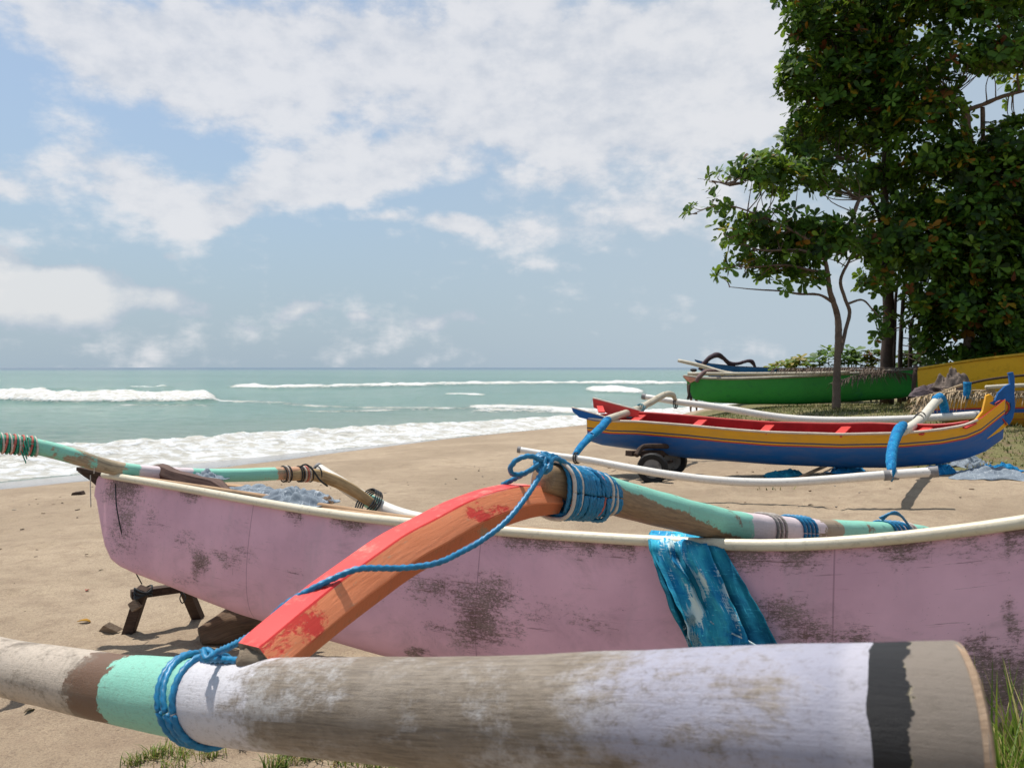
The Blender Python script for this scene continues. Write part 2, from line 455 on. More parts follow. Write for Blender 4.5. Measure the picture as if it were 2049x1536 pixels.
def beach_z(x, y, r):
    g = gz(x, y); q = -offshore(x, y)
    v = Vector((x, y, 0)); d = 0.
    if r < 45:
        dry = sm((q-1.5)/3)
        d = (mn.noise(v*.45)*.05+mn.noise(v*1.7)*.018+mn.noise(v*5)*.006)*dry
        rough = sm((mn.noise(v*.22+Vector((3, 8, 0)))+.12)/.35)
        rough = max(rough, sm((x-1.0)/2)*sm((y-5.6)/1.5)*(1-sm((y-14)/3)))
        d += rough*abs(mn.noise(v*6.5))*.022*dry
        for cx in (-1, 0, 1):
            for cy in (-1, 0, 1):
                for fx, fy, fr, fa in PR.get((int(x//1)+cx, int(y//1)+cy), ()):
                    dx, dy = x-fx, y-fy; dx, dy = dx*math.cos(fa)+dy*math.sin(fa), -dx*math.sin(fa)+dy*math.cos(fa)
                    k = (dx/(fr*1.5))**2+(dy/fr)**2
                    if k < 4: d += dry*(-.032*math.exp(-k*1.6)+.010*math.exp(-(k-1.8)**2*2))
        # sand scooped and banked under the bow of the pink boat
        d += .035*math.exp(-(((x+1.9)/.6)**2+((y-4.0)/.4)**2))
    al = x*.633+y*.774                              # along the shore
    ww = clampinterp([(-20, 1.7), (2, 1.7), (8, 2.6), (12, 1.6), (16, .35), (22, .1), (60, .1)], al)
    wet = 1-sm((q-ww+.18*mn.noise(Vector((al*.3, 0, 0))))/.22)
    gr = sm((x-2.6)/2.4)*sm((y-11.3)/2.0)
    gr = max(gr, sm((x-4.6)/1.2)*sm((y-9.4)/1.3))
    return g+d, {'wet': wet, 'grassy': gr*sm((q-4)/3)}
m, nt, b = new_mat('sand', .9, .15)
v = objc(nt); wet = attr(nt, 'wet').outputs['Fac']; gra = attr(nt, 'grassy').outputs['Fac']
n1 = noi(nt, v, .5, 6, .6); n2 = noi(nt, v, 140, 3, .8); n3 = noi(nt, v, 5, 8, .72)
sc = mixc(nt, rng(nt, n1, .35, .65), (.335, .26, .18), (.45, .355, .25))
sc = mixc(nt, mth(nt, 'MULTIPLY', rng(nt, n3, .44, .66), .6), sc, (.27, .20, .14))
sc = mixc(nt, mth(nt, 'MULTIPLY', rng(nt, noi(nt, v, 60, 5, .85), .47, .62), .5), sc, (.20, .145, .105))
sc = mixc(nt, mth(nt, 'MULTIPLY', rng(nt, n2, .45, .66), .6), sc, (.15, .11, .085))
sc = mixc(nt, mth(nt, 'MULTIPLY', rng(nt, noi(nt, v, 210, 2, .9), .62, .75), .5), sc, (.75, .66, .55))
vor = nd(nt, 'ShaderNodeTexVoronoi'); vor.inputs['Scale'].default_value = 9; nt.links.new(v, vor.inputs['Vector'])
sc = mixc(nt, mth(nt, 'MULTIPLY', mth(nt, 'LESS_THAN', vor.outputs['Distance'], .07), rng(nt, noi(nt, v, 1.3), .5, .6)), sc, (.07, .05, .035))
wc = mixc(nt, rng(nt, noi(nt, mapping(nt, v, (1, 1, 1), rot=(0, 0, R(-51))), 2, 4), .4, .6), (.16, .15, .15), (.20, .185, .18))
lt = noi(nt, mapping(nt, v, (.35, 1.6, 1), rot=(0, 0, R(-51))), 1.4, 7, .65)
sc = mixc(nt, rng(nt, lt, .54, .70, 0, .35), sc, (.24, .175, .12))
sc = mixc(nt, wet, sc, wc)
gn = noi(nt, v, 1.6, 7, .75); gf = noi(nt, v, 45, 4, .8)
gm = rng(nt, mth(nt, 'ADD', gn, mth(nt, 'MULTIPLY', gra, .75)), .75, .98)
gc = mixc(nt, rng(nt, gf, .35, .65), (.075, .085, .025), (.20, .19, .08))
gc = mixc(nt, rng(nt, noi(nt, v, 5), .45, .65), gc, (.16, .12, .07))
sc = mixc(nt, mth(nt, 'MULTIPLY', gm, .88), sc, gc)
nt.links.new(sc, b.inputs['Base Color'])
setin(nt, b.inputs['Roughness'], rng(nt, wet, .3, 1, .92, .16))
setin(nt, b.inputs['Specular IOR Level'], rng(nt, wet, .3, 1, .12, .6))
bmp = bump(nt, b, mth(nt, 'ADD', mth(nt, 'MULTIPLY', n3, 1.4), mth(nt, 'ADD', mth(nt, 'MULTIPLY', n2, .35), mth(nt, 'MULTIPLY', noi(nt, v, 28, 4, .7), .5))), .9, .02)
setin(nt, bmp.inputs['Strength'], rng(nt, wet, 0, 1, .9, .04))
rs = [0.]+[.5*1.0148**i for i in range(330)]; rs = [r for r in rs if r < 60]+[70, 90, 130, 200, 400, 900, 2500]
tag(build_polar('beach', rs, azset(), beach_z, m, ['wet', 'grassy']), kind='structure')

# ================================================================== SEA
def band(px, py, pts, half_up, half_dn, x0, x1, fade=40):
    """1 inside a line of foam that follows surveyed points, fading to its ends"""
    if px < x0-fade or px > x1+fade: return 0.
    yy = interp(pts, px)
    k = (py-yy)/(half_dn if py > yy else half_up)
    e = sm((px-x0+fade)/fade)*sm((x1+fade-px)/fade)
    return max(0., 1-k*k)*e
def sea_z(x, y, r):
    o = offshore(x, y); v = Vector((x, y, 0)); foam = 0.; z = SEA
    if y <= 1: return SEA, {'foam': 0, 'deep': 1}
    px = CX+x/y*F; py = HY+(H-SEA)/y*F
    al = x*.633+y*.774; o2 = o+.35*mn.noise(Vector((al*.25, 1, 0)))+.12*mn.noise(Vector((al*1.1, 5, 0)))
    if r < 400 and o > -2:
        # low swell parallel to the shore
        sw = math.sin(o*.55+2.2*mn.noise(v*.04))*.5+.5
        am = .05*sm(o/6)
        z += am*sw+.035*mn.noise(Vector((x*.7, y*1.6, 0)))*sm(o/4)+.012*mn.noise(v*3)*sm(o/3)*(r < 90)
        # swash
        wd = clampinterp([(-6, 7.2), (2, 6.2), (10, 4.9), (16, 4.0), (24, 3.2), (34, 2.6), (60, 2.4)], al)
        lump = mn.fractal(v*1.3, .9, 2, 4)
        t = (o2-wd*.62)/(wd*.36)
        crest = math.exp(-t*t)
        left = 1-sm((al-14)/10)
        z += (.13+.10*left)*crest*(1+.42*lump)*sm(o2/.8)+.012*lump*sm(o2/1)*(1-sm((o2-wd)/1))
        edge = o2-wd-.5*mn.noise(Vector((al*.6, 9, 0)))-.3*mn.noise(v*2.2)
        f0 = (1-sm((edge+.5)/.9))
        if o2 > 0: foam = max(foam, f0*(.86+.20*mn.noise(Vector((al*.5, o*1.1, 7)))-.10*sm((o2/wd-.55)/.4)))
        hold = f0*(1-left)
        # seaward patches of broken foam
        for pts, hu, hd, x0, x1, H_, fo in BR:
            k = band(px, py, pts, hu, hd, x0, x1)
            if k > 0:
                tex = mn.fractal(Vector((x*.55, y*.35, 3)), .8, 2, 4)
                run = 1.0+.35*mn.noise(Vector((al*.13, 3, x0*.01))) if x1-x0 > 600 and fo < .9 else 1
                z += H_*k*(1+.5*tex)*(.5+.5*min(1, run))
                foam = max(foam, min(1, fo*run*(k**.6)*(1+.45*tex)))
    foam = max(0, min(1, foam))
    return z, {'foam': foam, 'deep': sm((r-260)/800)}
BR = [([(-300, 796), (0, 799), (150, 802), (300, 802), (425, 800)], 7, 7, -300, 405, .55, .98),
      ([(-300, 786), (0, 785), (90, 788)], 6, 6, -300, 70, .2, .72),
      ([(80, 782), (200, 783), (330, 780)], 3.5, 4, 90, 330, .28, .12),
      ([(270, 779.5), (320, 778.5)], 1.8, 1.6, 285, 308, .1, .9),
      ([(440, 774), (560, 777), (700, 775), (900, 770), (1100, 768), (1300, 768), (1500, 770)], 3.0, 3.2, 480, 1360, .3, .66),
      ([(1190, 781), (1225, 782), (1270, 785)], 6.5, 5, 1200, 1262, .35, .97),
      ([(430, 803), (560, 808), (700, 816), (900, 820)], 3.5, 3.5, 440, 900, .03, .50),
      ([(600, 826), (760, 824), (900, 820), (1000, 818)], 3, 3, 620, 1000, .03, .44),
      ([(880, 818), (1000, 815), (1100, 817), (1200, 822)], 5, 12, 960, 1240, .05, .66),
      ([(900, 789), (960, 790)], 1.6, 1.8, 915, 945, .06, .8),
      ([(1240, 768), (1330, 769)], 1.5, 1.5, 1260, 1330, .03, .7),
      ([(240, 812), (420, 812)], 3, 3, 250, 410, .0, .42)]
m, nt, b = new_mat('water', .12, .5)
v = objc(nt); foam = attr(nt, 'foam').outputs['Fac']; deep = attr(nt, 'deep').outputs['Fac']
big = noi(nt, mapping(nt, v, (.5, 1, 1), rot=(0, 0, R(-20))), .02, 4, .6)
wcol = mixc(nt, rng(nt, big, .35, .65), (.075, .18, .14), (.12, .235, .18))
wcol = mixc(nt, deep, wcol, (.03, .085, .15))
sxy = nd(nt, 'ShaderNodeSeparateXYZ'); nt.links.new(v, sxy.inputs[0])
sandy = rng(nt, mth(nt, 'SUBTRACT', mth(nt, 'MULTIPLY', sxy.outputs[1], .633), mth(nt, 'MULTIPLY', sxy.outputs[0], .774)), 19, 34, 1, 0)
wcol = mixc(nt, mth(nt, 'MULTIPLY', sandy, .5), wcol, (.27, .30, .24))
fn = noi(nt, v, 2.6, 10, .68, .4); fn2 = noi(nt, mapping(nt, v, (1, .5, 1)), 7, 6, .7)
fv = mth(nt, 'ADD', mth(nt, 'MULTIPLY', fn, .65), mth(nt, 'MULTIPLY', fn2, .35))
fm = rng(nt, mth(nt, 'SUBTRACT', foam, mth(nt, 'MULTIPLY_ADD', fv, 1.5, -.35)), -.06, .16)
fm = mth(nt, 'MULTIPLY', fm, rng(nt, foam, .02, .15))
fcol = mixc(nt, rng(nt, fn, .42, .58), (.60, .58, .52), (.86, .87, .88))
nt.links.new(mixc(nt, fm, wcol, fcol), b.inputs['Base Color'])
setin(nt, b.inputs['Roughness'], rng(nt, fm, 0, 1, .14, .8)); setin(nt, b.inputs['Specular IOR Level'], mth(nt, 'MULTIPLY', rng(nt, fm, 0, 1, .34, .15), rng(nt, deep, 0, 1, 1, .12)))
rip = noi(nt, mapping(nt, v, (.6, 1.5, 1), rot=(0, 0, R(-15))), 2.0, 9, .7); rip2 = noi(nt, mapping(nt, v, (.35, 1, 1), rot=(0, 0, R(-10))), .25, 6, .6)
bm_ = bump(nt, b, mth(nt, 'ADD', mth(nt, 'ADD', mth(nt, 'MULTIPLY', rip, .3), mth(nt, 'MULTIPLY', rip2, .5)), mth(nt, 'MULTIPLY', mth(nt, 'MULTIPLY', fn, fm), .5)), .75, 1.0)
rs = []
yy = 330.
D_ = 11.5
while D_ < 300:
    rs.append(D_); D_ += max(.05, D_*D_*.00030)
while D_ < 30000: rs.append(D_); D_ *= 1.12
rs.append(30000)
azs = [R(-75+3*i) for i in range(11)]+[R(-44+.16*i) for i in range(int(84/.16))]+[R(41+3*i) for i in range(12)]
tag(build_polar('sea', rs, sorted(azs), sea_z, m, ['foam', 'deep']), kind='structure')

# ================================================================== SHARED MATERIALS
MINT = (.25, .60, .47); LAV = (.50, .49, .60); PINKW = (.72, .60, .62); BARE = (.30, .22, .15)
M_rim = worn('cream_pipe', (.72, .66, .52), (.34, .27, .18), (.64, .57, .43), wear=.68, scale=6, rough=.35)
M_white = worn('white_pipe', (.74, .71, .66), (.35, .30, .25), (.66, .62, .57), wear=.70, scale=5, rough=.35)
M_bamboo = worn('bamboo', (.55, .50, .40), (.25, .19, .12), (.45, .39, .29), wear=.60, scale=6, stretch=(1, 4, 1), rough=.5)
M_blue_rope = plain('blue_rope', (.012, .21, .42), .42, .35, 60, .2, .45)
M_white_cord = plain('white_cord', (.62, .55, .48), .7, .25, 60)
M_pink_cord = plain('pink_cord', (.60, .16, .13), .7, .3, 60)
M_dark_cord = plain('dark_cord', (.03, .035, .04), .7, .3, 40)
M_green_cord = plain('green_cord', (.03, .30, .20), .6, .3, 40)
M_darkwood = wood('dark_wood', (.085, .055, .042), (.04, .026, .02), coord='obj')
M_drift = wood('grey_wood', (.30, .23, .17), (.16, .115, .08), coord='obj')
M_plank = wood('plank_wood', (.50, .33, .20), (.30, .19, .11), coord='uv')
M_black = plain('black_rubber', (.012, .012, .013), .6, .4, 30)
M_grip = worn('grey_band', (.20, .19, .18), (.08, .07, .06), wear=.6, coord='obj', scale=14)
M_cap = plain('grey_cap', (.26, .25, .25), .6)

# ================================================================== PINK BOAT
RIM = [(150, 943), (219, 952), (308, 967), (376, 979), (513, 1004), (615, 1021.5), (700, 1034), (810, 1046), (981, 1061.5), (1100, 1071), (1165, 1075), (1295, 1083), (1447, 1091), (1560, 1093), (1654, 1089), (1812, 1078), (1939, 1061), (2049, 1046), (2300, 1000), (2600, 930)]
SIL = [(150, 900), (180, 975), (193, 1000), (199, 1035), (204, 1065), (210, 1092), (222, 1118), (239, 1132), (273, 1148), (342, 1174), (410, 1202), (478, 1228), (537, 1246), (673, 1285), (742, 1305), (827, 1327), (1100, 1400), (1500, 1500), (1800, 1570), (2049, 1620), (2600, 1720)]
WEAR_DARK = [(250, 1050, 38, 90, .45), (235, 985, 36, 35, .55), (300, 1040, 34, 40, .34), (270, 1090, 34, 30, .3), (370, 1078, 30, 14, .5), (400, 1125, 18, 22, .75), (460, 1105, 45, 14, .5), (470, 1125, 30, 25, .42), (370, 1160, 30, 20, .42), (390, 1150, 12, 22, .5), (600, 1150, 40, 15, .35), (760, 1190, 30, 15, .3), (900, 1175, 90, 34, .55), (955, 1245, 50, 55, .72), (985, 1190, 50, 40, .62), (990, 1270, 50, 20, .6), (1090, 1225, 70, 22, .48), (870, 1258, 40, 12, .5), (835, 1305, 26, 10, .8), (1200, 1250, 60, 20, .42), (1240, 1210, 60, 10, .3), (1150, 1160, 50, 12, .2), (1560, 1225, 70, 35, .55), (1620, 1265, 70, 30, .62), (1720, 1275, 45, 25, .6), (1830, 1262, 40, 22, .5), (1700, 1255, 30, 20, .5), (1960, 1290, 60, 35, .55), (2020, 1230, 14, 60, .5), (2030, 1290, 40, 40, .5), (1580, 1180, 60, 6, .35), (1980, 1370, 160, 60, .75), (1240, 1105, 30, 20, .5)]  # scuffs and stains, plus a broad darker ellipse low at the right
DRIP = [(378, 26, 18), (590, 22, 34), (700, 40, 16), (1040, 45, 26), (1090, 26, 30), (1170, 40, 24), (1230, 22, 30), (1265, 14, 26), (1480, 90, 40), (1600, 60, 26), (1800, 60, 20), (2030, 40, 60), (250, 40, 60)]
def near_wear_dark(px, py, ry):
    v = 0.
    for a, b, c, d, s_ in WEAR_DARK:
        k = ((px-a)/c)**2+((py-b)/d)**2
        if k < 4: v = max(v, s_*math.exp(-k*.7)*1.2)
    dd = py-ry
    for a, wd, ln in DRIP:
        k = abs(px-a)/wd
        if k < 1.5: v = max(v, .95*max(0, 1-k*k*.6)*max(0, 1-dd/(ln*1.6)))
    if px > 950: v = max(v, .5*max(0, 1-dd/26))  # plus an even dark strip just below the rim, right of the bow
    return v
m, nt, b = new_mat('pink_hull', .55, .3)
v = uvc(nt); wr = attr(nt, 'wear').outputs['Fac']
g1 = noi(nt, mapping(nt, v, (22, 38, 1)), 1.5, 10, .80, .35); g2 = noi(nt, mapping(nt, v, (10, 60, 1)), 1, 5, .7); g3 = noi(nt, v, 2.2, 5, .6)
pk = mixc(nt, rng(nt, g3, .35, .68), (.80, .46, .545), (.66, .37, .45))
pk = mixc(nt, rng(nt, noi(nt, mapping(nt, v, (1, .25, 1)), 5, 6, .7), .5, .75, 0, .35), pk, (.44, .33, .36))
g4 = noi(nt, mapping(nt, v, (4, 5, 1)), 1.6, 5, .65)
gg = mth(nt, 'ADD', mth(nt, 'ADD', mth(nt, 'MULTIPLY', g1, .46), mth(nt, 'MULTIPLY', g2, .24)), mth(nt, 'MULTIPLY', g4, .30))
msk = rng(nt, mth(nt, 'ADD', gg, mth(nt, 'MULTIPLY', wr, .25)), .58, .67)
spk = rng(nt, mth(nt, 'ADD', noi(nt, mapping(nt, v, (30, 45, 1)), 2, 3, .8), mth(nt, 'MULTIPLY', wr, .14)), .68, .72)
sc_ = rng(nt, mth(nt, 'ADD', noi(nt, mapping(nt, v, (2.5, 70, 1), rot=(0, 0, R(22))), 1, 4, .75), mth(nt, 'MULTIPLY', wr, .12)), .655, .70)
dirt = mixc(nt, rng(nt, g4, .35, .65), (.085, .045, .03), (.20, .15, .12))
smg = rng(nt, noi(nt, mapping(nt, v, (1.2, 2.2, 1)), 2.3, 8, .72, .5), .50, .72, 0, .38)
pk = mixc(nt, smg, pk, (.30, .19, .20))
su = nd(nt, 'ShaderNodeSeparateXYZ'); nt.links.new(v, su.inputs[0])
for sx0 in (1.28, 2.55, 3.82):
    ln = mth(nt, 'LESS_THAN', mth(nt, 'ABSOLUTE', mth(nt, 'SUBTRACT', su.outputs[0], sx0)), .0025)
    pk = mixc(nt, mth(nt, 'MULTIPLY', ln, .45), pk, (.20, .10, .13))
c = mixc(nt, rng(nt, wr, .1, .9, 0, .22), pk, (.26, .18, .17))
fin = noi(nt, mapping(nt, v, (60, 130, 1), rot=(0, 0, R(8))), 1.3, 5, .8)
msk = mth(nt, 'MULTIPLY', msk, rng(nt, mth(nt, 'ADD', fin, mth(nt, 'MULTIPLY', wr, .16)), .50, .60, .05, 1))
c = mixc(nt, mth(nt, 'MULTIPLY', msk, .85), c, dirt)
c = mixc(nt, mth(nt, 'MULTIPLY', spk, .6), c, (.10, .06, .05)); c = mixc(nt, mth(nt, 'MULTIPLY', sc_, .6), c, (.17, .09, .075))
sc2 = rng(nt, mth(nt, 'ADD', noi(nt, mapping(nt, v, (60, 3, 1), rot=(0, 0, R(-6)), loc=(4, 2, 0)), 1, 4, .75), mth(nt, 'MULTIPLY', wr, .12)), .68, .72)
c = mixc(nt, mth(nt, 'MULTIPLY', sc2, .5), c, (.20, .11, .09))
nt.links.new(c, b.inputs['Base Color'])
bump(nt, b, mth(nt, 'ADD', mth(nt, 'MULTIPLY', msk, -.5), mth(nt, 'ADD', mth(nt, 'MULTIPLY', g2, .25), mth(nt, 'MULTIPLY', noi(nt, v, 3, 3), 3))), .3, .006)
M_pink = m
M_inside = wood('hull_inside', (.16, .11, .08), (.08, .055, .04), coord='obj')
boat = empty('outrigger_boat', (0, 3.4, gz(0, 3.4)), 'weathered pink wooden outrigger boat with mint and red beams, closest to the viewer', 'boat')
mb = MB()
a0 = Vector(P(196, 950, 4.42)); a1 = Vector(P(2049, 1046, 2.30)); dr = (a1-a0); a2 = a0+dr*1.32
PK = hull(mb, (a0.x, a0.y), (a2.x, a2.y), RIM, SIL, lambda t: .012+.42*sm(t/.30)**.8*(1-.6*sm((t-.75)/.25)), lambda t: -.20, n=230, m=30, bulge=.10, ex=2.9, wear=near_wear_dark, inset=.02,
          hfix=lambda t, h: h)
hullo = mb.build('hull', [M_pink, M_inside], boat, auto=50)
mb = MB(); nr = [p+Vector((-.004, -.004, .004)) for p in PK['near']]
mb.tube(nr[6::6]+[nr[-1]], .0195, 12, sub=2); mb.build('rim', M_rim, boat)
mb = MB(); mb.tube([p+Vector((0, 0, .004)) for p in PK['far']][6::8], .018, 10, sub=2); mb.build('rim', M_plank, boat)
# bow cap: pointed plank over the stem
ax = PK['ax']; aw = PK['away']
mb = MB()
T0 = P(152, 938, 4.42); T1 = P(250, 957, 4.38)
mb.prism([T0, T0+ax*.03+aw*.07, T1+aw*.13+ax*.02, T1-aw*.025], (0, 0, .022))
mb.prism([P(160, 942, 4.45), P(218, 952, 4.42), P(214, 968, 4.42), P(199, 972, 4.43), P(188, 962, 4.44), P(172, 951, 4.45)], aw*.035)
mb.build('bow_cap', M_darkwood, boat, smooth=False, bevel=.003)

# --- rear cross beam (mint)
st = [(0, (.30, .21, .13)), (.12, MINT), (.505, PINKW), (.69, (.34, .26, .18)), (.735, MINT), (.87, PINKW), (.93, MINT)]
M_beam = zoned('mint_beam', st, .05, 12, .5, ((.33, .235, .15), .57, [(0, .8), (.12, .5), (.3, .40), (.38, .42), (.5, .45), (.56, .30), (.66, .4), (.7, .65), (.76, .42), (1, .5)]))
BP = [(1086, 957, 2.07, .034), (1115, 962, 2.12, .044), (1170, 975, 2.21, .050), (1250, 1000, 2.36, .0535), (1350, 1026, 2.55, .0545), (1432, 1046, 2.74, .055), (1500, 1056, 2.94, .055), (1600, 1062, 3.24, .054), (1700, 1065, 3.56, .054), (1780, 1067, 3.83, .053), (1830, 1069, 4.02, .052), (1865, 1074, 4.18, .045)]
bp = [P(a, b_, c) for a, b_, c, d in BP]; zs = [(a-1086)/780 for a, *_ in BP]
mb = MB(); mb.tube(bp, [d for *_, d in BP], 20, zone=zs, sub=8, sq=2.6, wob=.05)
# the upper surface keeps its paint, the facing flat is bare wood nearer the joint
rb = mb.build('cross_beam', M_beam, boat)
# extra worn flat: separate material controlled by direction -> attribute
me = rb.data; at = me.attributes.new('side', 'FLOAT', 'POINT'); me.update()
vals = []
P_, R_, _ = smooth_path(bp, [d for *_, d in BP], None, 8)
o0 = parent_world(boat)
for vv in me.vertices:
    p = Vector(vv.co)+o0; q = min(P_, key=lambda s_: (s_-p).length_squared)
    vals.append((p.z-q.z)/.055)
at.data.foreach_set('value', vals)
nt = M_beam.node_tree; b = nt.nodes['Principled BSDF']; src = b.inputs['Base Color'].links[0].from_socket
sdv = attr(nt, 'side').outputs['Fac']; zz = attr(nt, 'zone').outputs['Fac']; v = uvc(nt)
lim = ramp(nt, zz, [(0, (1, 1, 1)), (.14, (.84, .84, .84)), (.22, (.74, .74, .74)), (.31, (.66, .66, .66)), (.38, (.42, .42, .42)), (.47, (.22, .22, .22)), (.58, (0, 0, 0))])
fl = mth(nt, 'SUBTRACT', mth(nt, 'MULTIPLY_ADD', lim, 1.75, -1.0), mth(nt, 'ADD', sdv, mth(nt, 'MULTIPLY_ADD', noi(nt, mapping(nt, v, (1, 1, 1)), 16, 7, .7), .9, -.45)))
fw = rng(nt, fl, -.05, .05)
gr_ = noi(nt, mapping(nt, v, (5, 45, 1)), 3, 7, .7, .2)
wc_ = mixc(nt, rng(nt, gr_, .3, .7), (.34, .23, .13), (.19, .125, .075))
nt.links.new(mixc(nt, fw, src, wc_), b.inputs['Base Color'])

# --- red arm
RP = [(1112, 1003, 2.12, .030), (1085, 1001, 2.09, .036), (1040, 1003, 2.04, .043), (985, 1018, 1.97, .046), (925, 1043, 1.91, .048), (865, 1076, 1.84, .0485), (800, 1112, 1.77, .0485), (735, 1158, 1.69, .0475), (665, 1210, 1.61, .0465), (600, 1262, 1.53, .045), (540, 1312, 1.46, .043), (520, 1330, 1.44, .042)]
m, nt, b = new_mat('red_top', .5, .35); v = uvc(nt)
n1 = noi(nt, mapping(nt, v, (1, 2, 1)), 9, 7, .7); n2 = noi(nt, v, 3, 3)
c = mixc(nt, rng(nt, n2, .35, .65), (.62, .030, .030), (.72, .055, .045)); zt = attr(nt, 'zone').outputs['Fac']; c = mixc(nt, rng(nt, mth(nt, 'ADD', n1, rng(nt, zt, .0, .45, .16, 0)), .54, .70, 0, .8), c, (.78, .28, .21))
c = mixc(nt, rng(nt, noi(nt, v, 60, 5, .8), .64, .7, 0, .7), c, (.50, .34, .24)); nt.links.new(c, b.inputs['Base Color']); bump(nt, b, n1, .3, .003); M_red = m
m, nt, b = new_mat('orange_side', .55, .3); v = uvc(nt)
gr_ = noi(nt, mapping(nt, v, (3, 50, 1)), 3, 7, .72, .2); n1 = noi(nt, mapping(nt, v, (1, 1.6, 1)), 8, 8, .72, .3); zz = attr(nt, 'zone').outputs['Fac']
c = mixc(nt, rng(nt, gr_, .3, .7), (.84, .28, .13), (.68, .21, .09))
hot = ramp(nt, zz, [(0, (.5, .5, .5)), (.14, (.75, .75, .75)), (.30, (.78, .78, .78)), (.42, (.35, .35, .35)), (.76, (.3, .3, .3)), (.85, (.95, .95, .95)), (1, (.9, .9, .9))])
rw = rng(nt, mth(nt, 'ADD', mth(nt, 'ADD', mth(nt, 'MULTIPLY', n1, .7), mth(nt, 'MULTIPLY', noi(nt, mapping(nt, v, (2, 5, 1)), 14, 6, .75), .3)), mth(nt, 'MULTIPLY_ADD', hot, .36, -.2)), .58, .64)
c = mixc(nt, rw, c, (.66, .055, .04))
bw = rng(nt, mth(nt, 'ADD', noi(nt, mapping(nt, v, (2, 14, 1)), 4, 7, .75), 0), .60, .68, 0, .8)
c = mixc(nt, bw, c, (.52, .33, .20)); c = mixc(nt, rng(nt, noi(nt, v, 120, 3, .8), .62, .7, 0, .6), c, (.40, .22, .15))
nt.links.new(c, b.inputs['Base Color']); bump(nt, b, mth(nt, 'ADD', gr_, mth(nt, 'MULTIPLY', rw, .4)), .5, .003); M_orange = m
M_under = worn('orange_under', (.56, .17, .07), (.34, .22, .13), (.48, .13, .055), wear=.62, scale=8)
M_end = wood('end_grain', (.30, .24, .17), (.15, .11, .08), coord='obj')
mb = MB(); prof = [(-1, .88), (-.93, .97), (.34, 1.0), (.42, .93), (1.0, -.02), (.97, -.12), (.60, -.93), (.5, -1.0), (-.92, -1), (-1, -.92)]
# side vector points away from the viewer for this winding, so the profile is mirrored
t0 = (P(*RP[1][:3])-P(*RP[0][:3])).normalized(); sgn = 1 if t0.cross(Vector((0, 0, 1))).y < 0 else -1
prof = [(a*sgn, b_) for a, b_ in prof]
mb.tube([P(*q[:3]) for q in RP], [q[3] for q in RP], zone=[(1112-q[0])/592 for q in RP], sub=8, profile=prof, mif=lambda i, j: 0 if j in (0, 1, 2) else (1 if j in (3, 4) else 2), capmi=3)
mb.build('outrigger_arm', [M_red, M_orange, M_under, M_end], boat, smooth=True, auto=22)

# --- near float (thick bamboo)
FP = [(-420, 1225, 3.05, .064), (-200, 1275, 2.56, .067), (0, 1331, 2.15, .0705), (120, 1355, 1.96, .0715), (250, 1379, 1.78, .073), (450, 1402, 1.50, .0765), (650, 1413, 1.31, .0765), (850, 1424, 1.16, .0755), (1080, 1432, 1.03, .0755), (1300, 1438, .93, .0765), (1530, 1451, .845, .080), (1750, 1466, .785, .0845), (1850, 1475, .765, .0875), (1922, 1483, .757, .0905)]
fz = [(q[0]+420)/2400 for q in FP]
def zf(px): return (px+420)/2400
m, nt, b = new_mat('float_bamboo', .5, .35); v = uvc(nt); z = attr(nt, 'zone').outputs['Fac']
rag = mth(nt, 'SUBTRACT', noi(nt, v, 22, 6, .65), .5)
zz = mth(nt, 'ADD', z, mth(nt, 'MULTIPLY', rag, .034))
W1 = (.50, .42, .34); 
c = ramp(nt, zz, [(0, W1), (zf(196), (.15, .08, .045)), (zf(262), (.24, .56, .44)), (zf(412), (.60, .585, .62)), (zf(560), (.44, .42, .41))], 'CONSTANT')
zw = mth(nt, 'ADD', z, mth(nt, 'MULTIPLY', mth(nt, 'SUBTRACT', noi(nt, mapping(nt, v, (1, 1.5, 1)), 6, 7, .7), .5), .22))
c = mixc(nt, rng(nt, zw, zf(1080), zf(1330)), c, (.35, .345, .42))
zb = mth(nt, 'ADD', z, mth(nt, 'MULTIPLY', mth(nt, 'SUBTRACT', noi(nt, v, 30, 7, .7), .5), .030))
zb = mth(nt, 'ADD', zb, mth(nt, 'MULTIPLY', mth(nt, 'SUBTRACT', noi(nt, v, 7, 3, .5), .5), .075))
c = mixc(nt, rng(nt, z, zf(1690), zf(1745), 0, .7), c, (.50, .48, .54))  # glossy sheen painted in as paler colour beside the black ring
c = mixc(nt, mth(nt, 'GREATER_THAN', mth(nt, 'ADD', z, mth(nt, 'MULTIPLY', mth(nt, 'SUBTRACT', noi(nt, v, 25, 4, .6), .5), .006)), zf(1764)), c, (.012, .012, .014))
c = mixc(nt, mth(nt, 'GREATER_THAN', zb, zf(1806)), c, (.23, .19, .155))
blot = noi(nt, mapping(nt, v, (1, 1.4, 1)), 7, 9, .72, .3); gr_ = noi(nt, mapping(nt, v, (4, 60, 1)), 3, 9, .8, .3)
sp = noi(nt, v, 70, 9, .85)
wn = ramp(nt, z, [(0, (.42,)*3), (zf(180), (.40,)*3), (zf(200), (.5,)*3), (zf(275), (.08,)*3), (zf(430), (.04,)*3), (zf(520), (.42,)*3), (zf(700), (.63,)*3), (zf(1150), (.58,)*3), (zf(1350), (.42,)*3), (zf(1600), (.36,)*3), (zf(1700), (.25,)*3), (zf(1750), (.0,)*3), (zf(1900), (.0,)*3)])
val = mth(nt, 'ADD', mth(nt, 'ADD', mth(nt, 'MULTIPLY', blot, .7), mth(nt, 'MULTIPLY', sp, .3)), mth(nt, 'MULTIPLY', mth(nt, 'SUBTRACT', wn, .5), .62))
wm = rng(nt, val, .40, .58)
brown = mixc(nt, rng(nt, gr_, .32, .68), (.29, .235, .175), (.12, .093, .07))
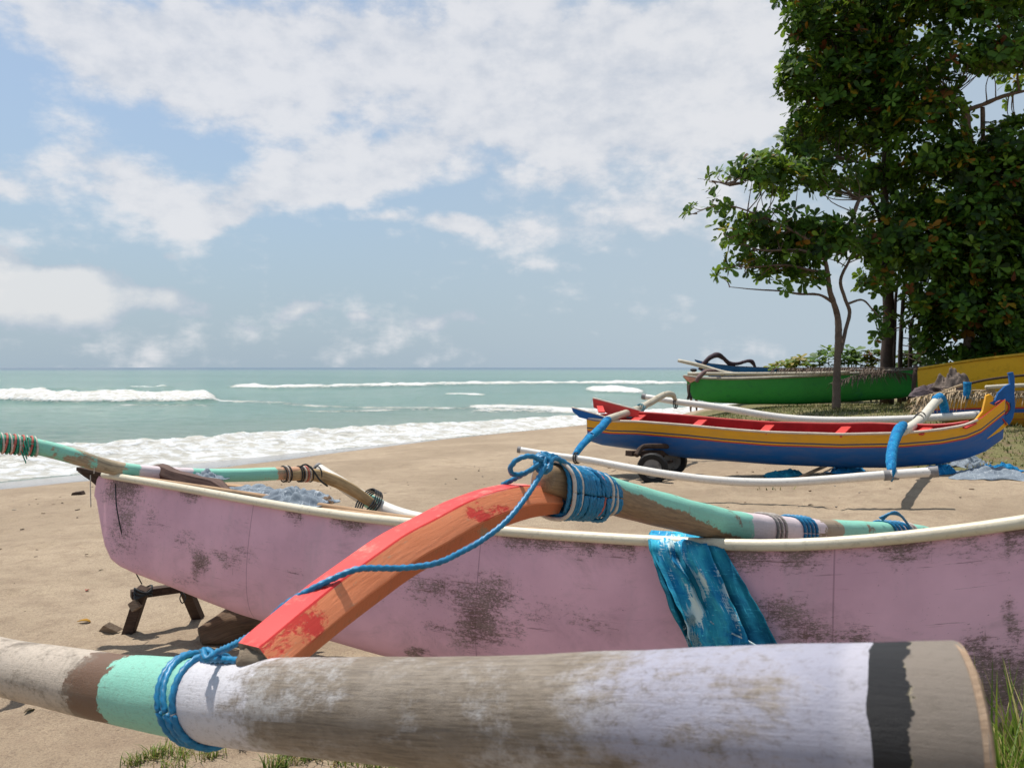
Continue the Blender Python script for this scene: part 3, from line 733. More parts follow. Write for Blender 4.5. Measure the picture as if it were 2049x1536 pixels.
brown = mixc(nt, rng(nt, noi(nt, v, 3.5, 5, .6), .5, .7, 0, .6), brown, (.36, .31, .26))
c = mixc(nt, wm, c, brown)
c = mixc(nt, mth(nt, 'MULTIPLY', rng(nt, sp, .50, .66), .5), c, (.12, .095, .07))
c = mixc(nt, mth(nt, 'MULTIPLY', rng(nt, noi(nt, mapping(nt, v, (2.5, 90, 1)), 2, 6, .75, .1), .63, .68), .6), c, (.07, .055, .04))
c = mixc(nt, mth(nt, 'MULTIPLY', rng(nt, noi(nt, mapping(nt, v, (1, 1.5, 1), loc=(3, 1, 0)), 9, 6, .7), .66, .72), rng(nt, z, zf(0), zf(300), 1, 0)), c, (.45, .28, .08))
bk = mth(nt, 'MULTIPLY', mth(nt, 'GREATER_THAN', z, zf(1765)), mth(nt, 'LESS_THAN', zb, zf(1806)))
c = mixc(nt, mth(nt, 'MULTIPLY', bk, rng(nt, sp, .64, .70, 1, .35)), c, (.010, .010, .012))
rim_ = mth(nt, 'MULTIPLY', mth(nt, 'GREATER_THAN', zb, zf(1806)), mth(nt, 'LESS_THAN', mth(nt, 'ADD', zb, mth(nt, 'MULTIPLY', noi(nt, v, 18, 3), .006)), zf(1813)))
c = mixc(nt, rim_, c, (.38, .32, .20))
nt.links.new(c, b.inputs['Base Color']); bump(nt, b, mth(nt, 'ADD', mth(nt, 'MULTIPLY', gr_, .6), mth(nt, 'ADD', mth(nt, 'MULTIPLY', wm, -.5), sp)), .6, .004)
mb = MB(); mb.tube([P(*q[:3]) for q in FP], [q[3] for q in FP], 40, zone=fz, sub=12, wob=.018, caps=False)
fo = mb.build('float', m, boat)
pe = P(*FP[-1][:3]); pd = (pe-P(*FP[-2][:3])).normalized()
M_endf = wood('float_end_wood', (.50, .36, .25), (.34, .23, .15), coord='obj')
mb = MB(); mb.tube([pe-pd*.004, pe+pd*.002, pe+pd*.004], [.0905, .0905, .086], 40, sub=1); mb.tube([pe-pd*.001, pe+pd*.0075], [.081, .079], 40, sub=1)
e_ = mb.build('end_plug', M_endf, fo, auto=30)

# --- front beam, arms and far float
st = [(0, (.05, .30, .20)), (.10, MINT), (.30, (.42, .33, .22)), (.385, MINT), (.43, PINKW), (.60, MINT), (.855, (.55, .30, .18))]
M_beam2 = zoned('front_beam_paint', st, .05, 14, .5, ((.48, .38, .25), .58, [(0, .4), (.12, .4), (.26, .75), (.34, .75), (.42, .5), (.5, .5), (.6, .4), (.85, .45), (1, .8)]))
BF = [(-150, 905, 3.62, .040), (-80, 886, 3.75, .043), (0, 886, 3.93, .042), (70, 893, 4.05, .041), (150, 913, 4.17, .040), (200, 929, 4.27, .039), (260, 941, 4.36, .038), (350, 948, 4.53, .038), (450, 951, 4.76, .040), (560, 947, 5.02, .0405), (620, 945, 5.18, .0375)]
mb = MB(); mb.tube([P(*q[:3]) for q in BF], [q[3] for q in BF], 16, zone=[max(0, q[0]/640) for q in BF], sub=6, sq=2.4, wob=.04)
mb.build('cross_beam', M_beam2, boat)
mb = MB()
for k in range(15):
    px = -8+k*5.6; D = 3.93+px*.0017; c_ = P(px, interp([(q[0], q[1]) for q in BF], px), D); t = Vector((.70, .66, -.08+.12*(k % 3-1))).normalized(); s1 = t.cross(Vector((0, 0, 1))).normalized(); s2 = s1.cross(t)
    ring = [c_+(s1*math.cos(a)+s2*math.sin(a))*.048 for a in [i*math.pi/8 for i in range(17)]]
    mb.tube(ring, .0055, 6, mi=k % 3, sub=2)
for k in range(5):
    a = P(52+k*4, 888, 4.0); mb.tube([a, a+Vector((.03-.02*k, -.03, .035-.01*k)), a+Vector((.05-.015*k, -.05, -.01-.02*k))], .003, 5, mi=1)
mb.build('lashing', [M_pink_cord, M_green_cord, M_white_cord], boat)
M_armw = wood('arm_wood', (.52, .37, .20), (.30, .20, .10), coord='uv')
mb = MB(); mb.tube([P(575, 950, 5.05), P(630, 950, 5.19), P(670, 962, 5.28), P(705, 980, 5.36), P(735, 1000, 5.42), P(752, 1012, 5.44)], [.036, .040, .040, .038, .034, .026], 12, sub=6, sq=3)
mb.build('outrigger_arm', M_armw, boat)
mb = MB()
for k, (px, mi) in enumerate([(567, 0), (572, 1), (577, 0), (598, 0), (602, 0), (606, 1), (611, 2), (615, 1), (620, 0), (636, 0)]):
    c_ = P(px, 948, 5.03+(px-567)*.0027); t = Vector((.72, .69, 0)).normalized(); s1 = t.cross(Vector((0, 0, 1))); s2 = Vector((0, 0, 1))
    mb.tube([c_+(s1*math.cos(a)+s2*math.sin(a))*.050 for a in [i*math.pi/8 for i in range(17)]], 0.0042, 6, mi=mi, sub=2)
mb.build('lashing', [M_dark_cord, M_white_cord, M_pink_cord], boat); mb = MB()
mb.tube([P(600, 934, 5.0), P(612, 929, 5.0), P(626, 940, 5.05), P(640, 960, 5.12), P(655, 972, 5.2)], .006, 6, mi=0)
mb.build('lashing', M_dark_cord, boat); mb = MB()
for k in range(4):
    c_ = P(732+k*4, 1002+k*2, 5.42); mb.tube([c_+Vector((.07*math.cos(a), .06*math.sin(a), .075*math.sin(a+.6))) for a in [i*math.pi/6 for i in range(13)]], .006, 6, mi=0, sub=2)
mb.build('lashing', [M_dark_cord, M_white_cord, M_pink_cord], boat)
M_float2 = zoned('far_float_paint', [(0, (.66, .62, .55)), (.135, MINT), (.175, (.68, .64, .58))], .02, 12, .45, ((.45, .36, .24), .66, [(0, .5), (1, .5)]))
mb = MB(); FF = [P(636, 936, 5.72), P(680, 966, 5.62), P(740, 1003, 5.50), P(820, 1035, 5.32)]
base = FF[-1]
for k in range(1, 7): FF.append(base+Vector((.879, -.476, 0))*k*.62+Vector((0, 0, -.10*math.sin(min(1, k/3)*1.5)+.02*k)))
mb.tube(FF, [.036, .045, .048]+[.048]*7, 16, zone=[0, .07, .14]+[.25+.1*i for i in range(7)], sub=6, wob=.02); ff = mb.build('float', M_float2, boat)
mb = MB(); mb.tube([P(634, 934.5, 5.725), P(638, 937.5, 5.715)], .0385, 14, sub=1); mb.build('cap', M_cap, ff)
mb = MB(); mb.tube([P(1835, 1068, 4.02), P(1880, 1078, 4.2), P(1900, 1110, 4.25), base+Vector((.879, -.476, 0))*2.55+Vector((0, 0, -.03))], [.045, .042, .038, .034], 12); mb.build('outrigger_arm', M_armw, boat)
# near front arm, leaving the frame on the left
mb = MB(); mb.tube([P(-70, 890, 3.78), P(-160, 905, 3.6), P(-250, 980, 3.4), P(-330, 1100, 3.15), P(-350, 1200, 2.95)], [.04, .045, .045, .042, .04], 12, sub=6, sq=3); mb.build('outrigger_arm', M_orange, boat)

# --- lashings of the rear joint and beam
def ringpts(c, t, ru, rv, n=20, slant=0.):
    t = Vector(t).normalized(); s1 = t.cross(Vector((0, 0, 1))).normalized(); s2 = s1.cross(t)
    out = []
    for i in range(n+1):
        a = 2*math.pi*i/n; ca, sa = math.cos(a), math.sin(a)
        ca = math.copysign(abs(ca)**.8, ca); sa = math.copysign(abs(sa)**.8, sa)
        out.append(c+s1*ca*rv+s2*sa*ru+t*slant*math.sin(a))
    return out
mbB, mbW, mbK = MB(), MB(), MB()
bt = Vector((.64, .70, -.26))
seq = 'WBBWBBBBBBBBRBBWBWBB'
top = [(1100, 918), (1120, 925), (1140, 932), (1160, 938), (1180, 941), (1200, 947), (1215, 957), (1226, 972)]
bot = [(1100, 1040), (1115, 1037), (1140, 1037), (1160, 1036), (1180, 1034), (1200, 1030), (1215, 1026), (1226, 1020)]
for k, ch in enumerate(seq):
    u = k/(len(seq)-1); px = 1107+u*108+random.uniform(-1.2, 1.2); D = 2.10+u*.19
    ty, by = interp(top, px), interp(bot, px)
    c_ = P(px, (ty+by)/2, D); ru = (by-ty)/2/F*D-.004
    pts = ringpts(c_, bt, ru, ru*.88+.008, 22, slant=-.022+.01*random.uniform(-1, 1)+.006*u)
    if ch == 'B': rope_mb(mbB, pts, .0066, sub=6)
    elif ch == 'W': mbW.tube(pts, .0052, 8, sub=4)
    else: mbK.tube(pts, .0042, 8, sub=4)
for k in range(4):
    u = random.random(); pts = ringpts(P(1135+u*70, interp([(1135, 984), (1205, 992)], 1135+u*70), 2.16+u*.1), bt, .066, .066, 20, slant=.045*random.choice((-1, 1)))
    rope_mb(mbB, pts, .0062, sub=6)
# knot over the joint
kc = P(1087, 928, 2.03)
for k in range(3):
    rope_mb(mbB, [kc+Vector((math.cos(a)*.020, -.012+.008*k+math.sin(a)*.01, math.sin(a)*.018+.004*k)) for a in [i*math.pi/4+k for i in range(9)]], .0062)
rope_mb(mbB, [P(1088, 938, 2.01), P(1093, 915, 2.03), P(1108, 912, 2.06), P(1125, 925, 2.08), P(1138, 950, 2.07), P(1140, 990, 2.06), P(1132, 1025, 2.08)], .0066)
rope_mb(mbB, [P(1094, 942, 2.0), P(1106, 918, 2.04), P(1122, 920, 2.07), P(1142, 935, 2.08), P(1158, 965, 2.09), P(1158, 1005, 2.08), P(1150, 1035, 2.12)], .0066)
l1 = mbB.build('rope_lashing', M_blue_rope, boat); mbW.build('cord_lashing', M_white_cord, boat); mbK.build('cord_lashing', M_pink_cord, boat)
def wraps(pxs, r, mat, name, rad_extra=.006, rope=True, slant=-.01):
    mb = MB()
    for px in pxs:
        D = interp([(q[0], q[2]) for q in BP], px); y = interp([(q[0], q[1]) for q in BP], px); rr = interp([(q[0], q[3]) for q in BP], px)
        pts = ringpts(P(px, y, D), (.70, .68, -.10), rr+rad_extra*.6, rr+rad_extra, 20, slant=slant)
        if rope: rope_mb(mb, pts, r, sub=4)
        else: mb.tube(pts, r, 8, sub=3)
    return mb
wraps([1528, 1536, 1545], .0055, None, '').build('cord_lashing', plain('grey_cord', (.42, .38, .34), .8), boat)
wraps([1583, 1591, 1599, 1607], .0065, None, '').build('rope_lashing', M_blue_rope, boat)
mb = wraps([1768, 1776, 1785, 1795], .0065, None, '', .008)
rope_mb(mb, [P(1765, 1040, 3.7), P(1780, 1028, 3.72), P(1800, 1030, 3.76), P(1812, 1042, 3.8), P(1830, 1068, 3.85)], .006)
rope_mb(mb, [P(1760, 1036, 3.7), P(1790, 1024, 3.7), P(1806, 1034, 3.74)], .006)
mb.build('rope_lashing', M_blue_rope, boat)
wraps([1804, 1811], .0055, None, '', .008, rope=False).build('cord_lashing', M_white_cord, boat)

# --- the loose blue rope
rope = empty('rope', P(800, 1136, 1.68), 'long blue twisted rope running from the knot along the red arm to the thick bamboo', 'rope')
mb = MB()
rope_mb(mb, [P(1092, 930, 1.995), P(1078, 955, 1.97), P(1048, 1000, 1.90), P(1010, 1045, 1.84), P(960, 1083, 1.79), P(920, 1105, 1.75), P(885, 1122, 1.71), P(850, 1131, 1.69), P(800, 1136, 1.665), P(755, 1136, 1.64), P(715, 1138, 1.615), P(670, 1155, 1.60), P(620, 1180, 1.585), P(580, 1203, 1.58), P(552, 1226, 1.59), P(535, 1250, 1.64), P(505, 1268, 1.62), P(470, 1288, 1.55), P(435, 1304, 1.47), P(412, 1314, 1.43)], .0066, sub=14)
rope_mb(mb, [P(1086, 922, 2.0), P(1060, 912, 1.98), P(1034, 920, 1.97), P(1021, 938, 1.98), P(1030, 949, 2.0), P(1055, 944, 2.02), P(1082, 925, 2.02)], .0066, sub=14)
rope_mb(mb, [P(1085, 925, 2.0), P(1062, 940, 2.01), P(1035, 955, 2.03), P(1005, 970, 2.06)], .0064, sub=14)
mb.build('strand', M_blue_rope, rope)
mb = MB()
def fpt(px): 
    q = [interp([(a[0], a[k]) for a in FP], px) for k in (1, 2, 3)]; return P(px, q[0], q[1]), q[2]
def float_loop(px, slant, r=.0066, n=24, extra=.0065):
    c_, rr = fpt(px); a_, _ = fpt(px+40); t = (a_-c_).normalized(); s1 = t.cross(Vector((0, 0, 1))).normalized(); s2 = s1.cross(t)
    return [c_+(s1*math.cos(a)+s2*math.sin(a))*(rr+extra)+t*slant*math.cos(a+.9) for a in [2*math.pi*i/n for i in range(n+1)]]
rope_mb(mb, float_loop(392, .035), .0068, sub=8); rope_mb(mb, float_loop(402, .05), .0068, sub=8); rope_mb(mb, float_loop(425, .02), .0068, sub=8)
c0, r0 = fpt(415); c1, r1 = fpt(490)
rope_mb(mb, [c0+Vector((0, -.02, r0+.006)), (c0+c1)/2+Vector((0, -.03, r0+.012)), c1+Vector((.0, -.02, r1+.006))], .0068, sub=12)
rope_mb(mb, [P(405, 1300, 1.44), P(412, 1318, 1.41), P(425, 1308, 1.43), P(410, 1298, 1.45)], .006, sub=10)
mb.build('coil', M_blue_rope, rope)
# hoof of packing where the arm meets the float
mb = MB(); rows = []
for i in range(9):
    r = []
    for j in range(14):
        a = 2*math.pi*j/14; f_ = math.sin(math.pi*(i+.5)/9); p = P(512, 1318, 1.44)
        k = 1+.35*mn.noise(Vector((i*.6, a*2, 1)))
        r.append(p+Vector((math.cos(a)*.035*f_*k, math.sin(a)*.03*f_*k, (.022*math.cos(math.pi*(i+.5)/9))*k)))
    rows.append(r)
mb.grid(rows, closed=True, caps=True); mb.build('packing', M_end, boat)

# ================================================================== THINGS AROUND THE PINK BOAT
def gzz(x, y): return beach_z(x, y, math.hypot(x, y))[0]
def clothmat(name, c1, c2, c3, scale=6, white=.62):
    m, nt, b = new_mat(name, .8, .15); v = uvc(nt)
    n1 = noi(nt, mapping(nt, v, (1, 1, 1)), scale, 8, .7, .3); n2 = noi(nt, mapping(nt, v, (3, 1, 1)), scale*1.5, 6, .7)
    wx = noi(nt, mapping(nt, v, (160, 14, 1)), 1, 3, .7); wy = noi(nt, mapping(nt, v, (14, 160, 1)), 1, 3, .7)
    wv_ = mth(nt, 'MAXIMUM', wx, wy)
    c = mixc(nt, rng(nt, n1, .35, .65), c1, c2)
    c = mixc(nt, rng(nt, wv_, .58, .72, 0, .65), c, tuple(min(1, x*2.2+.05) for x in c2))
    c = mixc(nt, rng(nt, mth(nt, 'ADD', mth(nt, 'MULTIPLY_ADD', attr(nt, 'bleach').outputs['Fac'], .36, n2), mth(nt, 'MULTIPLY', mth(nt, 'SUBTRACT', wv_, .5), .7)), white, white+.07), c, c3)
    nt.links.new(c, b.inputs['Base Color']); bump(nt, b, mth(nt, 'ADD', wv_, mth(nt, 'MULTIPLY', n1, 1.5)), .5, .003)
    return m
M_tarp = clothmat('blue_tarp', (.012, .19, .42), (.05, .42, .56), (.56, .72, .75), 7, .68)
M_tarp2 = clothmat('deep_blue_tarp', (.008, .12, .22), (.02, .24, .33), (.12, .40, .48), 7, .70)
M_grey = clothmat('grey_tarp', (.15, .18, .22), (.23, .27, .31), (.46, .50, .54), 6, .62)
M_bwrap = clothmat('sky_blue_wrap', (.005, .10, .28), (.012, .22, .42), (.45, .60, .72), 12, .66)
# blue cloth strip hanging over the rim
cloth = empty('cloth', P(1420, 1075, 2.7), 'torn blue woven tarpaulin strip hanging over the rim of the pink boat', 'cloth')
HP = [(*proj(q), q.y) for r in PK['out'][::2] for q in r[:20]]
def hulld(px, py):   # depth of the near side of the pink hull at a surveyed pixel
    sw = sd__ = 1e-9
    for a, b_, y_ in HP:
        k = (a-px)**2+(b_-py)**2
        if k < 9000: k = math.exp(-k/900.); sw += k; sd__ += k*y_
    return sd__/sw if sw > 1e-6 else 2.8
def strip(Ltab, Rtab, offs, fold, n=46, m_=34, ph=0., end=1.):
    """rows run down the cloth; tables give its left and right edges as surveyed points"""
    rows = []
    for i in range(n+1):
        t = i/n*end; la, lb = clampinterp([(q[0], q[1]) for q in Ltab], t), clampinterp([(q[0], q[2]) for q in Ltab], t)
        ra, rb_ = clampinterp([(q[0], q[1]) for q in Rtab], t), clampinterp([(q[0], q[2]) for q in Rtab], t)
        r = []
        Dm = [hulld(la, max(lb, 1100)), hulld((la+ra)/2, max((lb+rb_)/2, 1100)), hulld(ra, max(rb_, 1100))]
        for j in range(m_+1):
            s_ = j/m_; px = la+(ra-la)*s_+(7*mn.noise(Vector((t*4, s_*.7+ph, 2)))+3*mn.noise(Vector((t*11, s_*2, ph))))*(1-abs(2*s_-1)*.2)*sm(t/.2); py = lb+(rb_-lb)*s_
            D = Dm[0]*(1-s_)*(1-2*s_)+Dm[1]*4*s_*(1-s_)+Dm[2]*s_*(2*s_-1)
            k = sm((t-.02)/.12)
            f_ = fold*(1.5-2.6*abs(math.sin(s_*6.5+ph+2.2*mn.noise(Vector((s_*1.5, t*1.3, ph)))))**.7+.7*math.sin(s_*17+ph*2+2*t+1.5*mn.noise(Vector((s_*2, t*1.5, ph))))+.5*mn.noise(Vector((s_*9, t*2.5, ph))))*(.25+.75*k)
            top = .10*(1-sm(t/.10))           # lies back over the rim
            py2 = py-(1-sm(t/.06))*2
            r.append(P(px, py2, D-offs*k-.022*k+top*1.2-f_*.9-.018))
        rows.append(r)
    return rows
A_L = [(0, 1300, 1066), (.06, 1296, 1074), (.12, 1299, 1095), (.3, 1313, 1140), (.6, 1342, 1215), (.85, 1368, 1275), (1, 1386, 1318)]
A_R = [(0, 1432, 1072), (.06, 1446, 1088), (.12, 1452, 1102), (.3, 1474, 1145), (.6, 1516, 1215), (.85, 1548, 1270), (1, 1576, 1322)]
def clothpart(rows, mat, name, th=.0016):
    mb = MB(); m_ = len(rows[0])
    acc = [0.]
    for a, b_ in zip(rows, rows[1:]): acc.append(acc[-1]+(a[m_//2]-b_[m_//2]).length)
    wd = [0.]
    for a, b_ in zip(rows[len(rows)//2], rows[len(rows)//2][1:]): wd.append(wd[-1]+(a-b_).length)
    mb.grid(rows, uvs=lambda i, j: (wd[j], acc[i]))
    mb.at['bleach'] = {i: bleach(*proj(q)) for i, q in enumerate(mb.v)} if name == 'front_layer' else {}
    o = mb.build(name, mat, cloth); sd_ = o.modifiers.new('thick', 'SOLIDIFY'); sd_.thickness = th
    return o
clothpart(strip(A_L, A_R, .015, .020), M_tarp2, 'back_layer')
B_L = [(0, 1303, 1063), (.06, 1299, 1072), (.12, 1303, 1092), (.3, 1322, 1140), (.6, 1356, 1215), (.8, 1378, 1258), (1, 1390, 1300)]
B_R = [(0, 1400, 1068), (.06, 1412, 1082), (.12, 1420, 1100), (.3, 1440, 1150), (.6, 1475, 1225), (.8, 1490, 1262), (1, 1500, 1285)]
BLE = [(1345, 1085, 26, 20, .7), (1355, 1110, 20, 40, .45), (1396, 1185, 17, 46, 1.15), (1392, 1225, 18, 22, 1.1), (1438, 1130, 13, 34, .8), (1455, 1180, 12, 40, .7), (1480, 1230, 14, 30, .6), (1375, 1265, 16, 26, .9), (1322, 1090, 8, 30, .4)]
def bleach(px, py):
    return max([s_*math.exp(-(((px-a)/c_)**2+((py-b_)/d_)**2)*.9) for a, b_, c_, d_, s_ in BLE])
clothpart(strip(B_L, B_R, .060, .030, ph=1.3), M_tarp, 'front_layer')
M_tarpw = clothmat('bleached_tarp', (.20, .40, .44), (.40, .54, .57), (.66, .72, .72), 9, .50)
mb = MB()
for k in range(150):      # frayed threads on the torn edge
    s_ = random.random(); lo = random.random() < .5
    if lo: a, b_ = 1372+s_*34, 1236-s_*14+random.uniform(-3, 3)
    else: a, b_ = 1374+s_*30, 1272+random.uniform(-12, 12)
    D = hulld(a, b_)-.085
    p = P(a, b_, D); l = random.uniform(.01, .038)
    mb.tube([p, p+Vector((random.uniform(-.008, .012), -.004, -l*.6)), p+Vector((random.uniform(-.018, .022), -.006, -l))], [.0007, .0006, .0003], 4, sub=2, caps=False)
o_ = mb.build('fringe', M_tarpw, cloth); tag(o_, kind='stuff')
# seam of the fold crossing the strip
mb = MB(); sm_pts = [(1402, 1222), (1420, 1242), (1455, 1262), (1490, 1278), (1528, 1300)]
mb.tube([P(a, b_, hulld(a, b_)-.082) for a, b_ in sm_pts], .0028, 6, sub=6); mb.build('hem', M_tarpw, cloth)
rows = []
for i in range(16):
    t = i/15; a = interp([(i_/4, q[0]) for i_, q in enumerate(sm_pts)], t); b_ = interp([(i_/4, q[1]) for i_, q in enumerate(sm_pts)], t)
    rows.append([P(a-6*s_+1, b_+s_*(20+26*t), hulld(a, b_)-.078+.012*s_+.006*math.sin(t*16+s_*3)) for s_ in [j/8 for j in range(9)]])
clothpart(rows, clothmat('bright_tarp', (.010, .12, .36), (.02, .22, .46), (.30, .52, .62), 9, .66), 'turned_hem')

# trestle under the bow
tr = empty('trestle', (-2.1, 4.5, gzz(-2.1, 4.5)), 'low dark wooden trestle propping the bow of the pink boat', 'trestle')
def leg(name, a, b_, w_, th, mat, par):
    mb = MB(); mb.plank(a, b_, w_, th, up=Vector((0, 1, .01))); return mb.build(name, mat, par, smooth=False, bevel=.004)
TB0, TB1 = P(262, 1189, 4.46), P(372, 1174, 4.62)
leg('crossbar', TB0, TB1, .045, .06, M_darkwood, tr)
fa = G(251, 1268); fa.z -= .05; leg('leg', P(287, 1176, 4.43), fa, .06, .05, M_darkwood, tr)
fb = G(402, 1232); leg('leg', P(371, 1176, 4.60), Vector((fb.x, fb.y, fb.z-.05)), .06, .05, M_darkwood, tr)
mb = MB(); mb.plank(P(266, 1202, 4.42), P(275, 1218, 4.41), .05, .04, up=Vector((0, 1, .01))); mb.build('wedge', M_drift, tr, smooth=False, bevel=.003)
mb = MB()
for k in range(4):
    c_ = P(287, 1178+k*4, 4.43); mb.tube([c_+Vector((.045*math.cos(a), .045*math.sin(a), .012*math.sin(a*2+k))) for a in [i*math.pi/5 for i in range(11)]], .005, 6, sub=2)
mb.build('binding', M_dark_cord, tr); mb = MB(); mb.tube([P(364, 1184, 4.57), P(360, 1197, 4.55), P(365, 1206, 4.55), P(371, 1196, 4.56), P(367, 1185, 4.57)], .0035, 5)
mb.build('binding', M_dark_cord, tr)
crd = MB(); crd.tube([P(231, 968, 4.30), P(233, 1010, 4.22), P(242, 1060, 4.21), P(255, 1110, 4.24), P(270, 1142, 4.33), P(284, 1168, 4.38)], .0032, 6)
tag(crd.build('cord', M_dark_cord, origin=P(240, 1060, 4.25)), 'thin dark cord running down the bow of the pink boat to the trestle', 'cord')
for pts, lb in (([(181, 950), (181, 985), (182, 1014)], 'pale string dangling from the bow plank of the pink boat'), ([(188, 925), (188.5, 938), (188, 947)], 'pale string looped over the front mint beam')):
    mb = MB(); mb.tube([P(a, b_, 4.22) for a, b_ in pts], .0028, 5); tag(mb.build('string', M_white_cord, origin=P(*pts[0], 4.22)), lb, 'string')
# driftwood log in the shade
mb = MB(); g0, g1_ = G(400, 1296), G(600, 1262); g0.z += .06; g1_.z += .08
mb.tube([g0, g0.lerp(g1_, .35)+Vector((0, 0, .03)), g0.lerp(g1_, .7)+Vector((0, 0, .02)), g1_], [.06, .085, .095, .085], 22, sub=14, wob=.35)
M_logw = wood('driftwood', (.22, .14, .085), (.10, .065, .045))
tag(mb.build('driftwood', M_logw, origin=g0), 'weathered brown driftwood log lying in the shade under the pink boat', 'driftwood')
mb = MB(); g0 = G(222, 1262); mb.prism([g0+Vector((-.07, 0, -.01)), g0+Vector((-.02, -.01, .045)), g0+Vector((.05, .01, .0)), g0+Vector((0, -.02, -.02))], (.02, .03, .01))
tag(mb.build('wood_chip', M_drift, origin=g0, smooth=False), 'broken wood chip on the sand beside the trestle', 'wood chip')
mb = MB(); g0 = G(155, 989); mb.prism([g0+Vector((-.07, 0, -.01)), g0+Vector((-.05, 0, .03)), g0+Vector((.06, .01, .045)), g0+Vector((.09, 0, 0))], (.02, .05, .01))
tag(mb.build('wood_chip', M_darkwood, origin=g0, smooth=False), 'small dark wood chip on the sand near the wet edge', 'wood chip')
# things lying in the pink boat
mb = MB(); T = [P(296, 950, 4.52), P(318, 942, 4.50), P(352, 956, 4.42), P(395, 968, 4.36), P(430, 975, 4.30), P(458, 988, 4.22)]
mb.tube(T, [.032, .042, .045, .045, .046, .022], 6, sub=4, sq=3, wob=.12)
tag(mb.build('timber', wood('brown_timber', (.16, .10, .08), (.075, .045, .04)), origin=T[0], auto=30), 'short crooked dark brown timber lying across the bow of the pink boat', 'timber')
mb = MB(); mb.plank(P(300, 955, 4.5), P(430, 992, 4.28), .05, .02); mb.plank(P(312, 966, 4.55), P(440, 984, 4.4), .03, .02)
tag(mb.build('board', M_darkwood, origin=P(300, 955, 4.5), smooth=False), 'narrow dark board lying inside the bow of the pink boat', 'board')
def heap(cpts, base, wx, wy, hh, seed, n=40, yaw=0., sharp=1.6):
    """crumpled cloth: a grid raised into folds round base"""
    rows = []; c, s_ = math.cos(yaw), math.sin(yaw)
    for i in range(n+1):
        r = []
        for j in range(n+1):
            u, v_ = i/n*2-1, j/n*2-1; rr = math.sqrt(u*u+v_*v_); e = mn.noise(Vector((u*1.6, v_*1.6, seed)))
            k = max(0, 1-rr**2.2); q = mn.noise(Vector((u*2.2+e, v_*2.2, seed+5)))
            f_ = abs(mn.noise(Vector((u*3.5+e*2, v_*3.0-e, seed+9))))
            z_ = hh*(k**.6)*(.45+.5*q+sharp*f_*.5); sc2 = 1+.25*e
            x_, y_ = u*wx*sc2, v_*wy*sc2
            r.append(base+Vector((x_*c-y_*s_, x_*s_+y_*c, z_)))
        rows.append(r)
    mb = MB(); mb.grid(rows, uvs=lambda i, j: (i*2*wx/n, j*2*wy/n)); return mb
def puttarp(base, wx, wy, hh, seed, mat, label, cat='tarpaulin', name='tarpaulin', yaw=0., group=None, ground=False):
    if ground: base = Vector((base.x, base.y, gzz(base.x, base.y)-.008))
    o = heap(None, base, wx, wy, hh, seed, yaw=yaw).build(name, mat, origin=base)
    if ground:
        for vv in o.data.vertices:
            p = vv.co+base; vv.co.z += gzz(p.x, p.y)+.004-base.z+.0
    sd_ = o.modifiers.new('thick', 'SOLIDIFY'); sd_.thickness = .003
    return tag(o, label, cat, group)
puttarp(P(590, 1004, 4.15), .21, .13, .10, 3, M_grey, 'crumpled grey tarpaulin piled in the pink boat behind its rim, between the two beams', yaw=-.3)
puttarp(P(398, 962, 4.62), .14, .12, .065, 8, M_grey, 'small folded grey tarpaulin on the front beam beside the dark timber')
puttarp(P(505, 985, 4.35), .20, .09, .04, 12, M_grey, 'flat pale grey tarpaulin lying between the dark timber and the crumpled one', yaw=-.3)
mb = MB(); mb.plank(P(560, 1010, 4.12), P(835, 1040, 3.78), .09, .018); tag(mb.build('board', M_plank, origin=P(560, 1010, 4.12), smooth=False, bevel=.002), 'long light brown board lying inside the pink boat along its rim', 'board')
mb = MB(); mb.plank(P(430, 975, 4.55), P(510, 985, 4.42), .10, .014); mb.plank(P(436, 968, 4.6), P(500, 975, 4.5), .06, .012); tag(mb.build('board', M_plank, origin=P(430, 975, 4.55), smooth=False, bevel=.002), 'short pale plank offcut under the grey tarpaulin in the bow', 'board')
mb = heap(None, P(655, 1006, 4.12), .035, .035, .045, 31, n=14); tag(mb.build('coconut_husk', M_logw, origin=P(655, 1006, 4.12)), 'small brown husk beside the crumpled grey tarpaulin in the pink boat', 'husk')

# ================================================================== BLUE AND YELLOW BOAT
def bandmat(name, stops, depth, rough=.4, wear=.74):
    """painted bands by distance below the rim (uv.y in metres)"""
    m, nt, b = new_mat(name, rough, .4); v = uvc(nt); sx_ = nd(nt, 'ShaderNodeSeparateXYZ'); nt.links.new(v, sx_.inputs[0])
    g = mth(nt, 'DIVIDE', mth(nt, 'ADD', sx_.outputs[1], mth(nt, 'MULTIPLY', mth(nt, 'SUBTRACT', noi(nt, v, 5, 3), .5), .006)), depth)
    c = ramp(nt, g, stops, 'CONSTANT'); n1 = noi(nt, mapping(nt, v, (1, 3, 1)), 3, 7, .7)
    c = mixc(nt, rng(nt, n1, .35, .7, 0, .22), c, (.20, .16, .12)); c = mixc(nt, rng(nt, noi(nt, v, 14, 8, .75), wear, wear+.04), c, (.18, .14, .11))
    nt.links.new(c, b.inputs['Base Color']); bump(nt, b, n1, .15, .004); return m
YEL = (.76, .37, .010); BLU = (.003, .10, .34); REDP = (.55, .03, .022)
M_bb = bandmat('blue_yellow_paint', [(0, YEL), (.265, (.03, .06, .12)), (.305, YEL), (.345, REDP), (.38, BLU)], .5)
M_redin = plain('red_inside', (.46, .028, .03), .45, .3, 4)
M_redl = plain('red_thwart', (.66, .06, .05), .45, .2, 6)
M_yel = plain('yellow_paint', YEL, .4, .2, 5); M_blu = plain('blue_paint', BLU, .4, .25, 5); M_rimw = plain('cream_rim', (.66, .55, .45), .5, .25, 8)
M_farrim = plain('red_rim', (.60, .08, .07), .5, .2, 8)
